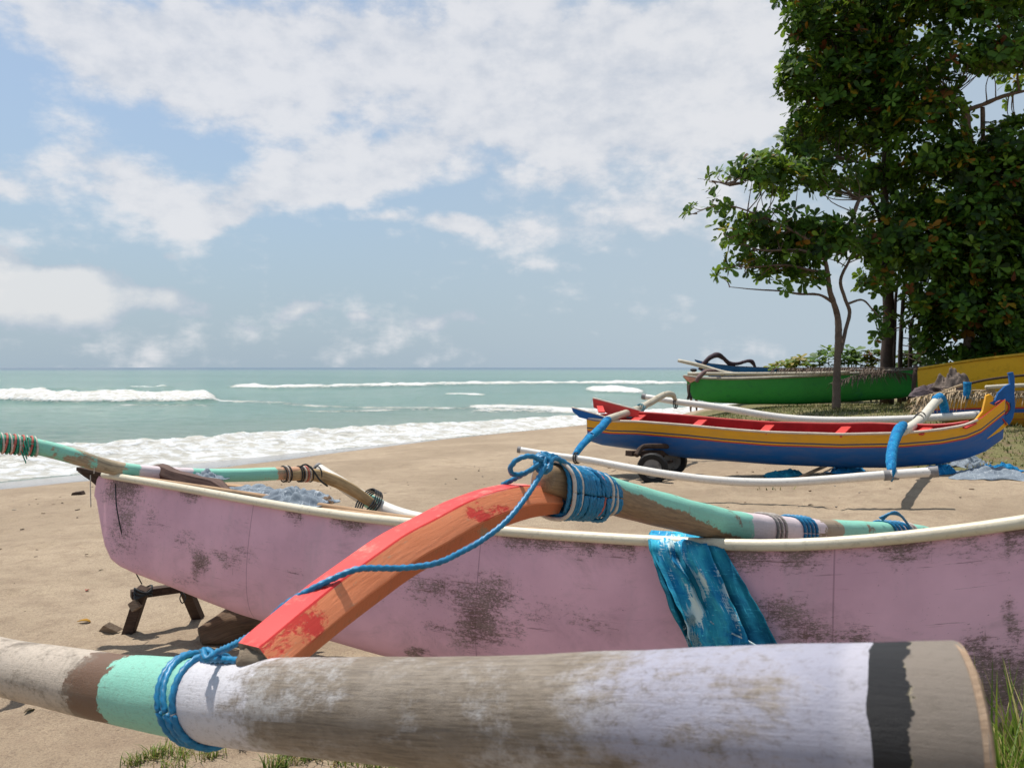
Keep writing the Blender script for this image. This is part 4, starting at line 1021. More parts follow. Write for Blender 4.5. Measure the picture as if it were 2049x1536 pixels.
bb = empty('outrigger_boat', (3.5, 10.5, gz(3.5, 10.5)), 'slim blue and yellow outrigger boat with red inside and a carved prow', 'boat')
RIM2 = [(1174, 836), (1223, 842), (1274, 843), (1375, 850.5), (1451, 858), (1540, 864.5), (1631, 867), (1682, 868.6), (1809, 866), (1885, 859), (1935, 849), (1965, 836), (2010, 800)]
SIL2 = [(1160, 840), (1174, 862), (1180, 882), (1203, 890), (1274, 900), (1375, 916.5), (1540, 929), (1682, 935), (1783, 936), (1885, 928), (1935, 917), (1973, 902), (2006, 878), (2024, 850), (2032, 800)]
q0, q1 = P(1174, 836, 11.2), P(2012, 836, 9.85)
mb = MB(); BH = hull(mb, (q0.x, q0.y), (q1.x, q1.y), RIM2, SIL2, lambda t: .02+.46*sm(t/.14+.25)*(1-sm((t-.70)/.28)), lambda t: .20, n=120, m=24, bulge=.05, ex=2.5, inset=.02)
mb.build('hull', [M_bb, M_redin], bb, auto=60)
nn = BH['near']; fr = BH['far']; k0 = 1
def cut(l, lim=1958): return [p for p in l if proj(p)[0] < lim]
mb = MB(); mb.tube(cut(nn)[k0::5], .017, 8, sub=2); mb.build('rim', M_rimw, bb)
mb = MB(); mb.tube(cut(fr, 1955)[8::5], .018, 8, sub=2); mb.build('rim', M_farrim, bb)
for px in (1262, 1386, 1520, 1676, 1840, 1925):
    i = min(range(len(nn)), key=lambda i_: abs(proj(nn[i_])[0]-px)); j = min(range(len(fr)), key=lambda i_: abs(proj(fr[i_])[0]-(px+22)))
    d_ = Vector((0, 0, -.035)); mb = MB(); mb.plank(nn[i]+d_+(fr[j]-nn[i])*.04, fr[j]+d_-(fr[j]-nn[i])*.04, .12, .022); mb.build('thwart', M_redl, bb, smooth=False, bevel=.003)
bax, baw = BH['ax'], BH['away']
# forked stern boards
def pb(px, py, sh=0.): return onplane(px, py, q0, bax, sh)
mb = MB(); mb.prism([pb(1144, 816), pb(1216, 836), pb(1224, 843), pb(1190, 842), pb(1160, 835), pb(1147, 824)], baw*.03); mb.build('stern_board', M_blu, bb, smooth=False, bevel=.004)
mb = MB(); S2 = .34; mb.prism([pb(1186, 797, S2), pb(1278, 821, S2), pb(1278, 836, S2), pb(1214, 826, S2), pb(1188, 815, S2)], baw*.03); mb.build('stern_board', M_redl, bb, smooth=False, bevel=.004)
mb = MB(); mb.plank(pb(1204, 825, .04), pb(1200, 812, .32), .09, .02); mb.build('stern_seat', M_redl, bb, smooth=False)
mb = MB(); mb.tube([pb(1186, 796, S2), pb(1230, 808, S2), pb(1282, 822, S2)], .014, 8); mb.build('rim', M_rimw, bb)
mb = MB(); mb.tube([pb(1144, 815), pb(1180, 825), pb(1216, 836)], .012, 8); mb.build('rim', M_rimw, bb)
# carved prow
qc = q0+baw*.10
def pc(px, py, sh=.0): return onplane(px, py, qc, bax, sh)
YH = [(1925, 872), (1952, 838), (1965, 822), (1970, 800), (1972, 791), (1980, 788), (1986, 794), (1986, 806), (1990, 812), (2000, 806), (2010, 800), (2018, 806), (2016, 820), (2006, 827), (1996, 828), (1998, 832), (2008, 838), (2016, 848), (2000, 862), (1970, 880)]
mb = MB(); mb.prism([pc(*q) for q in YH], baw*.075); mb.build('prow_carving', M_yel, bb, smooth=False, bevel=.006)
BHd = [(1978, 806), (1990, 800), (1996, 786), (2010, 772), (2020, 768), (2018, 752), (2016, 746), (2026, 744), (2029, 756), (2029, 790), (2030, 815), (2026, 835), (2018, 850), (2008, 840), (2003, 832), (2014, 828), (2021, 818), (2020, 806), (2010, 801), (2000, 806), (1988, 811)]
mb = MB(); mb.prism([pc(*q, -.012) for q in BHd], baw*.06); mb.build('prow_carving', M_blu, bb, smooth=False, bevel=.006)
mb = MB(); mb.tube([pc(*q, -.05) for q in [(1990, 808), (2003, 801), (2015, 805), (2019, 816), (2012, 827), (2000, 831), (2008, 840), (2014, 850)]], .009, 6); mb.build('trim', M_redin, bb)
# outrigger beams
mb = MB(); mb.tube([P(1214, 840, 10.85), P(1235, 832, 11.15), P(1270, 821, 11.6), P(1300, 806, 12.1), P(1322, 793, 12.5), P(1335, 788, 12.8), P(1346, 790, 12.95), P(1352, 800, 13.0)], [.055, .05, .055, .05, .05, .048, .045, .03], 12, sub=4, wob=.08); mb.build('cross_beam', M_bamboo, bb)
mb = MB(); mb.tube([P(1216, 840, 10.8), P(1200, 858, 10.3), P(1180, 875, 9.9), P(1160, 896, 9.55), P(1148, 916, 9.4)], [.055, .055, .045, .042, .035], 12, sub=5, wob=.12); mb.build('outrigger_arm', M_bwrap, bb)
for px, py, D in ((1210, 844, 10.7), (1178, 876, 9.9)):
    mb = MB(); c_ = P(px, py, D); mb.tube([c_+Vector((.06*math.cos(a), .03*math.sin(a), .065*math.sin(a+.7))) for a in [i*math.pi/6 for i in range(13)]], .010, 6, sub=2)
    mb.build('binding', M_blue_rope, bb)
mb = MB()
for px, py, D, rr in ((1149, 916, 9.4, .062), (1348, 808, 13.0, .07)):
    mb = MB(); c_ = P(px, py, D); mb.tube([c_+Vector((.03*math.cos(a)+.004*a, rr*math.cos(a), rr*math.sin(a))) for a in [i*math.pi/6 for i in range(25)]], .009, 6, sub=2)
    mb.build('lashing', M_dark_cord, bb)
M_teal = plain('teal_cord', (.05, .22, .28), .7)
for px, py, D in ((1258, 826, 11.4), (1276, 818, 11.65)):
    c_ = P(px, py, D); mb = MB()
    mb.tube([c_+Vector((.06*math.cos(a)+.004*a, .03*math.sin(a), .07*math.sin(a+.6))) for a in [i*math.pi/6 for i in range(25)]], .009, 6, sub=2)
    mb.build('lashing', M_teal, bb)
FN = [(1037, 899, 9.62, .036), (1100, 910, 9.5, .039), (1180, 921, 9.33, .042), (1260, 936, 9.12, .044), (1350, 951, 8.95, .045), (1450, 962, 8.78, .046), (1550, 965, 8.65, .0465), (1650, 960, 8.5, .047), (1760, 951, 8.37, .048), (1874, 943, 8.2, .049)]
mb = MB(); mb.tube([P(*q[:3]) for q in FN], [q[3] for q in FN], 18, sub=6, wob=.01); f1 = mb.build('float', M_white, bb)
FR = [(1288, 793, 13.35, .043), (1350, 803, 13.1, .05), (1440, 815, 12.8, .055), (1550, 833, 12.5, .055), (1640, 840, 12.25, .055), (1750, 840, 12.0, .055), (1860, 836, 11.8, .055), (1960, 829, 11.6, .055)]
mb = MB(); mb.tube([P(*q[:3]) for q in FR], [q[3] for q in FR], 18, sub=6, wob=.01); f2 = mb.build('float', M_white, bb)
for ff_, ps in ((f1, ((1036, 899, 9.62, 1042, 900, 9.61, .041), (1858, 944, 8.23, 1878, 942.5, 8.19, .054), (1768, 951, 8.36, 1797, 949, 8.33, .056))), (f2, ((1285, 792.6, 13.36, 1292, 793.8, 13.33, .05), (1948, 830, 11.63, 1956, 829.5, 11.61, .06), (1878, 835.5, 11.78, 1898, 834, 11.74, .062)))):
    for a, b_, c_, d_, e_, f_, r_ in ps:
        mb = MB(); mb.tube([P(a, b_, c_), P(d_, e_, f_)], r_, 16, sub=1); mb.build('cap', M_cap, ff_, auto=40)
M_ivory = worn('ivory_beam', (.66, .62, .53), (.40, .36, .30), (.58, .54, .45), wear=.7, scale=6)
mb = MB(); mb.tube([P(1806, 862, 9.9), P(1825, 852, 10.35), P(1845, 836, 10.8), P(1862, 815, 11.3), P(1876, 800, 11.6), P(1884, 797, 11.75)], [.062, .058, .060, .060, .062, .05], 14, sub=4, wob=.05); mb.build('cross_beam', M_ivory, bb)
mb = MB(); mb.tube([P(1808, 850, 9.9), P(1800, 858, 9.7), P(1792, 875, 9.35), P(1785, 900, 8.95), P(1783, 925, 8.6), P(1784, 945, 8.4)], [.05, .065, .062, .057, .055, .04], 14, sub=5, wob=.10); mb.build('outrigger_arm', M_bwrap, bb)
mb = MB(); mb.tube([P(1870, 803, 11.5), P(1880, 796, 11.7), P(1887, 806, 11.8), P(1890, 822, 11.8), P(1889, 836, 11.8)], [.055, .075, .062, .055, .045], 12, sub=5, wob=.14); mb.build('outrigger_arm', M_bwrap, bb)
mb = heap(None, P(1802, 858, 9.85), .06, .05, .11, 17, n=16); mb.build('knot', M_bwrap, bb)
mb = MB()
for px, py, D in ((1841, 836, 10.75), (1837, 841, 10.65)):
    c_ = P(px, py, D); mb.tube([c_+Vector((.07*math.cos(a), .04*math.sin(a), .075*math.sin(a+.5))) for a in [i*math.pi/6 for i in range(13)]], .008, 6, sub=2)
mb.build('binding', M_dark_cord, bb)
mb = MB(); mb.tube([P(1787, 925, 8.34), P(1789, 940, 8.30), P(1786, 955, 8.31), P(1784, 962, 8.36)], [.012, .02, .018, .01], 8); mb.build('binding', M_bwrap, bb)

# trolley
tl = empty('trolley', (2.0, 10.7, gz(2, 10.7)), 'small two wheeled boat trolley with black tyres under the stern of the blue boat', 'trolley')
def wheel(c, rad, wid, axd):
    mb = MB(); axd = axd.normalized(); s1 = axd.cross(Vector((0, 0, 1))).normalized(); s2 = s1.cross(axd); rows = []
    prof = [(-.42, .62), (-.5, .75), (-.5, .93), (-.30, 1.0), (.30, 1.0), (.5, .93), (.5, .75), (.42, .62)]
    for i in range(37):
        a = 2*math.pi*i/36; rows.append([c+axd*q[0]*wid+(s1*math.cos(a)+s2*math.sin(a))*rad*(q[1]-(.012 if i % 2 and .9 < q[1] else 0)) for q in prof])
    mb.grid(rows); w_ = mb.build('wheel', M_black, tl, auto=50)
    mb = MB(); mb.tube([c-axd*wid*.38, c-axd*wid*.30, c+axd*wid*.30, c+axd*wid*.38], [.60*rad, .62*rad, .62*rad, .60*rad], 24, sub=1); mb.tube([c-axd*wid*.55, c+axd*wid*.55], rad*.17, 12, sub=1); mb.build('rim', M_grip, w_, auto=40)
wa = Vector((.50, .87, 0)); wa2 = Vector((.34, .94, 0))
g0 = G(1306, 966); cW = Vector((g0.x, g0.y, g0.z+.19)); wheel(cW, .205, .11, wa2)
g0 = G(1343, 948); cW2 = Vector((g0.x+.02, g0.y, g0.z+.19)); wheel(cW2, .205, .11, wa2)
mb = MB(); mb.tube([cW, cW2], .022, 8, sub=1); mb.plank(cW+Vector((-.1, .12, .12)), cW2+Vector((-.1, -.08, .14)), .09, .07); mb.build('axle', M_darkwood, tl, smooth=False)
mb = MB(); mb.plank(cW+Vector((-.28, .25, .17)), cW2+Vector((.32, .1, .12)), .12, .07); mb.tube([cW+Vector((-.2, .1, .16)), cW+Vector((-.1, .2, .26)), cW+Vector((.1, .25, .27)), cW2+Vector((.1, 0, .2))], .035, 8); mb.build('frame', M_darkwood, tl, smooth=False)

# tarpaulins and sticks by the blue boat
def gp(px, py): return G(px, py)
puttarp(gp(1568, 952), .26, .16, .10, 41, M_tarp2, 'dark blue tarpaulin heap on the sand under the middle of the blue boat', yaw=.2, ground=True)
puttarp(gp(1692, 943), .24, .14, .11, 47, M_bwrap, 'bright blue crumpled tarpaulin on the sand left of the upright wrapped arm', yaw=.3, ground=True)
puttarp(gp(1878, 944), .22, .14, .12, 53, M_bwrap, 'bright blue crumpled tarpaulin below the prow of the blue boat', yaw=0, ground=True)
puttarp(gp(1985, 950), .42, .30, .12, 61, M_grey, 'large grey tarpaulin spread crumpled on the sand at the right edge', yaw=-.4, ground=True)
puttarp(gp(1935, 925), .26, .18, .13, 67, M_grey, 'grey tarpaulin bunched under the curved keel of the blue boat', yaw=.5, ground=True)
puttarp(gp(1995, 940), .30, .12, .12, 71, M_bwrap, 'blue tarpaulin fold lying in the spread grey one', yaw=.2, ground=True)
M_tc = wood('stick_wood', (.42, .28, .17), (.25, .16, .10))
a, b_ = gp(1600, 960), gp(1668, 934); mb = MB(); mb.tube([a+Vector((0, 0, .03)), a.lerp(b_, .5)+Vector((0, 0, .05)), b_+Vector((0, 0, .06))], [.02, .024, .022], 8, wob=.1)
tag(mb.build('stick', M_tc, origin=a), 'brown stick lying against the bright blue tarpaulin under the boat', 'stick')
a, b_ = gp(1208, 952), gp(1232, 944); mb = MB(); mb.tube([a+Vector((0, 0, .01)), b_+Vector((0, 0, .02))], .012, 6); tag(mb.build('stick', M_darkwood, origin=a), 'short dark stick on the sand left of the trolley', 'stick')

# ================================================================== FAR BOATS
def simple_hull(name_mat, rim, sil, D0, D1, wfun, dzf, n=60, ex=2.6, hf=None, inner=None, parent=None, bulge=.1, yaw0=None):
    mb = MB(); r0, r1 = rim[0][0], rim[-1][0]
    a = P(r0, 0, D0); c = P(r1, 0, D1)
    d = hull(mb, (a.x, a.y), (c.x, c.y), rim, sil, wfun, dzf, n=n, m=18, bulge=bulge, ex=ex, inset=.03)
    mb.build('hull', [name_mat, inner or M_inside], parent, auto=60); return d
gb = empty('outrigger_boat', (6.8, 20.5, gz(6.8, 20.5)), 'green wooden outrigger boat on the grass behind the slender tree', 'boat')
m = worn('green_paint', (.035, .33, .05), (.015, .12, .12), (.028, .24, .04), wear=.66, soft=.08, scale=1.2, rough=.5); M_green = m
GD = simple_hull(m, [(1368, 752), (1400, 757), (1450, 758.5), (1520, 757), (1600, 753.5), (1700, 748), (1780, 743), (1870, 733)], [(1366, 754), (1374, 762), (1380, 780), (1386, 798), (1420, 805), (1500, 809), (1600, 809), (1700, 804), (1800, 797), (1860, 785), (1880, 770)], 21.6, 19.2, lambda t: .05+.7*sm(t/.25)*(1-.6*sm((t-.75)/.25)), lambda t: .02, parent=gb)
M_brownrim = plain('brown_rim', (.22, .15, .11), .8, .4, 5)
mb = MB(); mb.tube([p+Vector((0, -.01, .01)) for p in GD['near']][::6], .035, 8, sub=2); mb.build('rim', plain('pale_rim', (.42, .40, .33), .7, .4, 4), gb)
mb = MB(); mb.tube([p for p in GD['far']][::6], .04, 8, sub=2); mb.build('rim', M_brownrim, gb)
mb = MB(); mb.tube([P(1376, 747.5, 20.9), P(1500, 748, 20.4), P(1620, 747, 20.0), P(1700, 744, 19.8)], [.045, .048, .045, .04], 10, wob=.03); mb.build('float', M_bamboo, gb)
mb = MB(); mb.tube([P(1393, 764, 20.7), P(1399, 754, 20.7), P(1412, 744, 20.8), P(1430, 743, 21.1), P(1446, 750, 21.4)], [.05, .06, .065, .06, .045], 10, wob=.1); mb.build('outrigger_arm', plain('mauve_wood', (.24, .15, .14), .8, .4, 6), gb)
mb = MB(); mb.prism([P(1366, 752, 21.6), P(1400, 757, 21.4), P(1382, 766, 21.4), P(1376, 762, 21.5)], (.05, .12, 0)); mb.build('bow_cap', plain('rust_wood', (.30, .12, .07), .8, .4, 6), gb, smooth=False)
mb = MB(); mb.tube([P(1380, 768, 21.3), P(1378, 790, 21.2), P(1376, 799, 21.2)], .03, 6, wob=.3); mb.build('rope_lashing', M_darkwood, gb)

sb = empty('outrigger_boat', (6.0, 23.5, gz(6, 23.5)), 'blue outrigger boat with dark curved arms standing just behind the green boat', 'boat')
SBD = simple_hull(plain('bright_blue', (.015, .13, .34), .5, .3, 4), [(1390, 719), (1420, 727), (1470, 733), (1560, 737), (1700, 738)], [(1388, 719.5), (1398, 728), (1405, 745), (1430, 760), (1560, 770), (1700, 770)], 24.4, 22.6, lambda t: .05+.6*sm(t/.3), lambda t: .02, parent=sb)
mb = MB(); mb.tube([P(1400, 740, 23.6), P(1408, 728, 23.6), P(1420, 716, 23.6), P(1436, 710, 23.7), P(1448, 717, 23.9), P(1460, 727, 24.1), P(1478, 727, 24.3), P(1496, 722, 24.5), P(1505, 724, 24.6), P(1511, 734, 24.7)], [.06, .07, .07, .085, .06, .065, .05, .05, .07, .04], 10, sub=5, wob=.15); mb.build('outrigger_arm', plain('dark_plum_wood', (.085, .055, .07), .8, .4, 6), sb)
mb = MB(); mb.tube([P(1357, 721, 23.3), P(1400, 731, 23.0), P(1440, 743, 22.7), P(1470, 748, 22.5)], [.05, .06, .06, .05], 10, wob=.03); mb.build('float', M_bamboo, sb)

M_yb = worn('plain_yellow', (.80, .44, .012), (.45, .22, .02), (.70, .36, .012), wear=.66, soft=.08, scale=1.0, rough=.5)
yb = empty('boat', (9.4, 16, gz(9.4, 16)), 'large plain yellow wooden boat at the right edge, rearmost of the two yellow ones', 'boat')
YD = simple_hull(M_yb, [(1836, 738), (1900, 728), (1960, 719), (2049, 709), (2250, 690), (2500, 660)], [(1834, 740), (1838, 790), (1850, 812), (2049, 815), (2500, 850)], 17.4, 13.6, lambda t: .12+.9*sm(t/.4), lambda t: .05, parent=yb)
mb = MB(); mb.tube([p for p in YD['near']][::6], .03, 8, sub=2); mb.build('rim', plain('ochre_rim', (.66, .36, .02), .5, .3, 5), yb)
mb = MB(); mb.tube([p for p in YD['far']][::6], .03, 8, sub=2); mb.build('rim', plain('ochre_rim_dull', (.5, .27, .02), .5, .3, 5), yb)
M_yb2 = bandmat('yellow_stripe_paint', [(0, (.60, .28, .012)), (.27, REDP), (.31, (.015, .10, .38)), (.42, (.60, .28, .012)), (.60, (.45, .12, .02)), (.63, (.60, .28, .012))], .62)
y2 = empty('boat', (8, 13.4, gz(8, 13.4)), 'yellow wooden boat with blue and red stripes behind the carved prow', 'boat')
Y2 = simple_hull(M_yb2, [(1836, 800), (1870, 799), (1950, 796), (2049, 794), (2200, 788), (2450, 770)], [(1834, 802), (1850, 824), (1880, 842), (1930, 858), (2000, 867), (2100, 872), (2450, 890)], 14.0, 12.1, lambda t: .06+.75*sm(t/.35), lambda t: .1, parent=y2)
mb = MB(); mb.tube([p for p in Y2['near']][::6], .022, 8, sub=2); mb.build('rim', plain('grey_rim', (.40, .33, .25), .7, .3, 5), y2)
# blue-wrapped stake and pole above the striped boat
mb = MB(); mb.tube([P(1936, 764, 12.9), P(1935, 782, 12.9), P(1932, 797, 12.9)], [.06, .055, .045], 10, sub=4, wob=.08); tag(mb.build('post', M_bwrap, origin=P(1932, 797, 12.9)), 'short post wrapped in pale blue plastic among the dry fronds', 'post')
mb = MB(); mb.tube([P(1935, 768, 13.0), P(1985, 758, 12.8), P(2060, 750, 12.5), P(2200, 742, 12.2)], .02, 8); tag(mb.build('pole', M_darkwood, origin=P(1985, 758, 12.8)), 'thin dark pole running right behind the carved blue prow', 'pole')
mb = MB(); mb.tube([P(1972, 775, 13.0), P(2049, 771, 12.9), P(2200, 768, 12.7)], .035, 8, wob=.05); tag(mb.build('pole', M_bamboo, origin=P(2000, 774, 13)), 'pale bamboo pole lying behind the fronds at the right edge', 'pole')
# net bundle
nb = heap(None, P(1905, 752, 15.2)-Vector((0, 0, .22)), .36, .22, .46, 85, n=44, sharp=.6)
m = plain('brown_net', (.20, .155, .13), .9, .6, 14, .9); tag(nb.build('net_bundle', m, origin=P(1905, 752, 15.2)), 'bundle of grey brown fishing net heaped against the rear yellow boat', 'net')
nb = heap(None, P(1880, 772, 15.6)-Vector((0, 0, .2)), .6, .2, .34, 79, n=44, sharp=.8)
tag(nb.build('net_bundle', plain('mauve_net', (.16, .12, .13), .9, .6, 12, .9), origin=P(1880, 772, 15.6)), 'flat mauve grey net lying left of the tall net bundle', 'net')
mb = MB(); mb.tube([P(1827, 800, 16.6), P(1829, 770, 16.6), P(1831, 745, 16.6), P(1833, 733, 16.7)], [.05, .05, .045, .04], 8, wob=.1); tag(mb.build('post', M_darkwood, origin=P(1827, 800, 16.6)), 'dark upright post between the green boat and the rear yellow boat', 'post')

# ================================================================== PALM FRONDS
def frond(base, direc, length, droop, leaf, mat, label, curl=.0, n=46, group=None, up=Vector((0, 0, 1))):
    mb = MB(); d = Vector(direc).normalized(); side = d.cross(up).normalized(); pts = []
    for i in range(13):
        t = i/12; pts.append(base+d*length*t+up*(-droop*t*t*length)+side*curl*t*t*length)
    mb.tube(pts, [.022*(1-.8*i/12)+.003 for i in range(13)], 6, sub=3)
    for k in range(n):
        t = .12+.86*k/n; i = min(11, int(t*12)); p = pts[i].lerp(pts[i+1], t*12-i); tg = (pts[i+1]-pts[i]).normalized()
        for sg in (-1, 1):
            l = leaf*(1-.55*abs(t-.4))*random.uniform(.6, 1.1); dr = (tg*.55+side*sg*random.uniform(.4, .9)+up*random.uniform(-.7, .15)).normalized()
            q1_ = p+dr*l*.5; q2_ = p+dr*l+up*(-l*random.uniform(.1, .5)); w_ = tg.cross(dr).cross(dr).normalized()*.010
            mb.grid([[p-w_*.6, p+w_*.6], [q1_-w_, q1_+w_], [q2_-w_*.2, q2_+w_*.2]])
    o = mb.build('palm_frond', mat, origin=base); return tag(o, label, 'palm frond', group)
M_dry = plain('dry_frond', (.46, .34, .21), .8, .45, 9, .2); M_dry2 = plain('brown_frond', (.19, .14, .11), .85, .45, 9, .2); M_dry3 = plain('grey_frond', (.33, .29, .25), .85, .4, 9, .2)
frond(P(1990, 782, 13.0), (-1, .05, .04), 1.35, .14, .34, M_dry, 'straw coloured palm frond with its leaves hanging over the front yellow boat', n=60)
frond(P(1925, 770, 13.2), (-1, -.1, -.30), .95, .12, .30, M_dry, 'straw coloured palm frond whose tip points left at the green boat', n=44)
frond(P(2120, 785, 12.9), (-1, .05, .0), 1.6, .02, .24, M_dry, 'straw coloured palm frond lying right along the front yellow boat', n=60)
frond(P(1905, 792, 13.1), (-.8, -.2, .12), .75, .5, .30, M_dry, 'drooping bleached palm frond nearest the right wrapped outrigger arm', n=40)
frond(P(1845, 738, 19.0), (-1, .05, .03), 3.6, .03, .26, M_dry2, 'long brown palm frond lying along the deck of the green boat', n=80)
frond(P(1560, 742, 20.6), (1, -.05, .03), 3.0, .03, .22, M_dry2, 'dark brown palm frond draped over the middle of the green boat', n=70)
frond(P(1700, 741, 19.4), (1, -.1, .08), 1.8, .18, .34, M_dry2, 'brown palm frond hanging down the right side of the green boat', n=60)
frond(P(1790, 745, 19.2), (-1, -.1, .05), 1.6, .22, .3, M_dry2, 'brown palm frond hanging beside the slender trunk over the green boat', n=60)
frond(P(1740, 842, 14.6), (-1, .1, .22), .85, .2, .26, M_dry3, 'grey palm frond standing on the grass under the green boat', n=50)
0 and frond(P(1460, 757, 20.6), (1, .05, .10), 1.9, .08, .4, M_dry2, 'dark palm frond lying left on the green boat beside the bamboo float', n=50)

# ================================================================== PERSON
pp = G(1388, 832); pp = Vector((1388-CX, 0, 0)); Dp = 26.0; bx = (1388-CX)/F*Dp; bz = gz(bx, Dp)
base = Vector((bx, Dp, bz)); hgt = H+( - (736-HY))/F*Dp-bz
def skin(name, joints, edges, mat, parent=None, sub=2):
    me = bpy.data.meshes.new(name); me.from_pydata([tuple(Vector(j[:3])*hgt) for j in joints], edges, []); me.materials.append(mat)
    o = bpy.data.objects.new(name, me); COL.objects.link(o)
    sk = o.modifiers.new('skin', 'SKIN'); sk.use_smooth_shade = True
    for v_, j in zip(me.skin_vertices[0].data, joints):
        r_ = j[3] if hasattr(j[3], '__len__') else (j[3], j[3]); v_.radius = (r_[0]*hgt, r_[1]*hgt)
    me.skin_vertices[0].data[0].use_root = True
    sb_ = o.modifiers.new('sub', 'SUBSURF'); sb_.levels = sub; sb_.render_levels = sub
    if parent: o.parent = parent
    return o
person = empty('person', base, 'standing person in dark clothes behind the bow of the green boat', 'person')
Mskin = plain('brown_skin', (.14, .075, .05), .6, .15, 10); Mshirt = plain('dark_shirt', (.05, .035, .04), .9, .3, 10); Mpants = plain('dark_trousers', (.03, .035, .045), .9, .3, 10); Mhair = plain('black_hair', (.012, .01, .01), .7, .3, 20)
J = [(0, 0, .53, (.075, .055)), (0, 0, .62, (.062, .048)), (0, 0, .73, (.082, .055)), (0, 0, .81, (.07, .045)), (0, 0, .85, .028), (0, -.004, .885, (.036, .040)), (0, -.008, .925, (.044, .050)), (0, 0, .965, (.040, .046)),
     (-.055, 0, .49, .052), (-.062, .0, .285, .034), (-.065, .01, .05, .021), (-.068, -.055, .018, .016),
     (.055, 0, .49, .052), (.065, .02, .285, .034), (.072, .03, .05, .021), (.075, -.035, .018, .016),
     (-.105, 0, .79, .032), (-.13, .0, .63, .025), (-.135, -.02, .49, .018), (-.135, -.03, .455, .015), (-.135, -.035, .415, .008),
     (.105, 0, .79, .032), (.135, .01, .63, .025), (.14, -.02, .49, .018), (.14, -.03, .455, .015), (.14, -.035, .415, .008), (-.120, -.045, .44, .007), (.125, -.045, .44, .007)]
E = [(0, 1), (1, 2), (2, 3), (3, 4), (4, 5), (5, 6), (6, 7), (0, 8), (8, 9), (9, 10), (10, 11), (0, 12), (12, 13), (13, 14), (14, 15), (3, 16), (16, 17), (17, 18), (18, 19), (19, 20), (3, 21), (21, 22), (22, 23), (23, 24), (24, 25), (19, 26), (24, 27)]
skin('body', J, E, Mskin, person)
skin('shirt', [(0, 0, .53, (.085, .065)), (0, 0, .62, (.076, .06)), (0, 0, .73, (.09, .063)), (0, 0, .805, (.076, .052)), (-.108, 0, .785, .04), (-.128, 0, .69, .036), (.108, 0, .785, .04), (.13, .004, .69, .036)], [(0, 1), (1, 2), (2, 3), (3, 4), (4, 5), (3, 6), (6, 7)], Mshirt, person)
skin('trousers', [(0, 0, .53, (.08, .062)), (-.056, 0, .48, .06), (-.063, 0, .30, .047), (.056, 0, .48, .06), (.066, .02, .30, .047)], [(0, 1), (1, 2), (0, 3), (3, 4)], Mpants, person)
skin('hair', [(0, .014, .915, (.07, .06)), (0, .008, .955, (.088, .075)), (0, .0, .985, (.072, .066))], [(0, 1), (1, 2)], Mhair, person)

# ================================================================== TREES
def leafmat(name, tr=.35):
    m, nt, b = new_mat(name, .5, .22); a = attr(nt, 'tint').outputs['Color']
    nt.links.new(a, b.inputs['Base Color'])
    t = nd(nt, 'ShaderNodeBsdfTranslucent'); nt.links.new(mixc(nt, .5, a, (.30, .42, .04), 'MIX'), t.inputs[0])
    mx = nd(nt, 'ShaderNodeMixShader'); mx.inputs[0].default_value = tr
    nt.links.new(b.outputs[0], mx.inputs[1]); nt.links.new(t.outputs[0], mx.inputs[2]); nt.links.new(mx.outputs[0], nt.nodes['Material Output'].inputs[0])
    return m
M_leaf = leafmat('almond_leaf', .36); M_bark = wood('bark', (.20, .145, .11), (.10, .07, .055), coord='obj'); M_bark2 = wood('dark_bark', (.10, .07, .055), (.05, .035, .03), coord='obj')
LEAFC = [((.030, .075, .010), 30), ((.050, .12, .012), 30), ((.085, .18, .018), 24), ((.016, .040, .010), 20), ((.16, .26, .03), 11), ((.30, .13, .015), 2.2), ((.16, .045, .015), 2.2), ((.36, .24, .02), 1.2)]
LC = [c for c, w_ in LEAFC]; LW = [w_ for c, w_ in LEAFC]
def add_leaf(mb, p, d, l, wid, nrm, col, fold=.12, bend=.15):
    d = d.normalized(); s_ = d.cross(nrm)
    if s_.length < .05: s_ = d.cross(Vector((1, .3, .2)))
    s_.normalize(); n_ = s_.cross(d)
    b0 = len(mb.v)
    prof = [(.0, .03), (.35, .30), (.70, .50), (.92, .34), (1.0, .0)]
    mid = [p+d*l*t-n_*(bend*l*t*t) for t, _ in prof]
    for (t, w_), q in zip(prof[:4], mid[:4]):
        mb.v.append(tuple(q+s_*w_*wid+n_*fold*w_*wid)); mb.v.append(tuple(q)); mb.v.append(tuple(q-s_*w_*wid+n_*fold*w_*wid))
    mb.v.append(tuple(mid[4])); tip = b0+12
    for i in range(3):
        a = b0+i*3
        for k in (0, 1):
            mb.f.append((a+k, a+k+1, a+k+4, a+k+3)); mb.mi.append(0); mb.uv.append(((0, 0), (0, 0), (0, 0), (0, 0)))
    for k in (0, 1): mb.f.append((b0+9+k, b0+10+k, tip)); mb.mi.append(0); mb.uv.append(((0, 0),)*3)
    mb.col += [(*col, 1)]*13
def rosette(mb, c, ax_, n, L, wr_=.55, tones=None):
    ax_ = ax_.normalized(); a1 = ax_.cross(Vector((.3, .2, 1)) if abs(ax_.z) > .95 else Vector((0, 0, 1))).normalized(); a2 = a1.cross(ax_)
    base_ = random.choices(LC, LW)[0] if tones is None else random.choice(tones)
    for k in range(n):
        a = 2*math.pi*(k+random.random()*.7)/n; e = random.uniform(.05, .75)
        d = (a1*math.cos(a)+a2*math.sin(a))*math.cos(e)+ax_*math.sin(e)+Vector((0, 0, -.12))
        col = random.choices(LC, LW)[0] if (random.random() < .25 and tones is None) else base_
        f_ = random.uniform(.7, 1.3); l = L*random.uniform(.65, 1.12)
        add_leaf(mb, c+d*l*.08, d, l, l*wr_*random.uniform(.85, 1.1), ax_+Vector((random.uniform(-.35, .35),)*3), tuple(min(1, q*f_) for q in col))
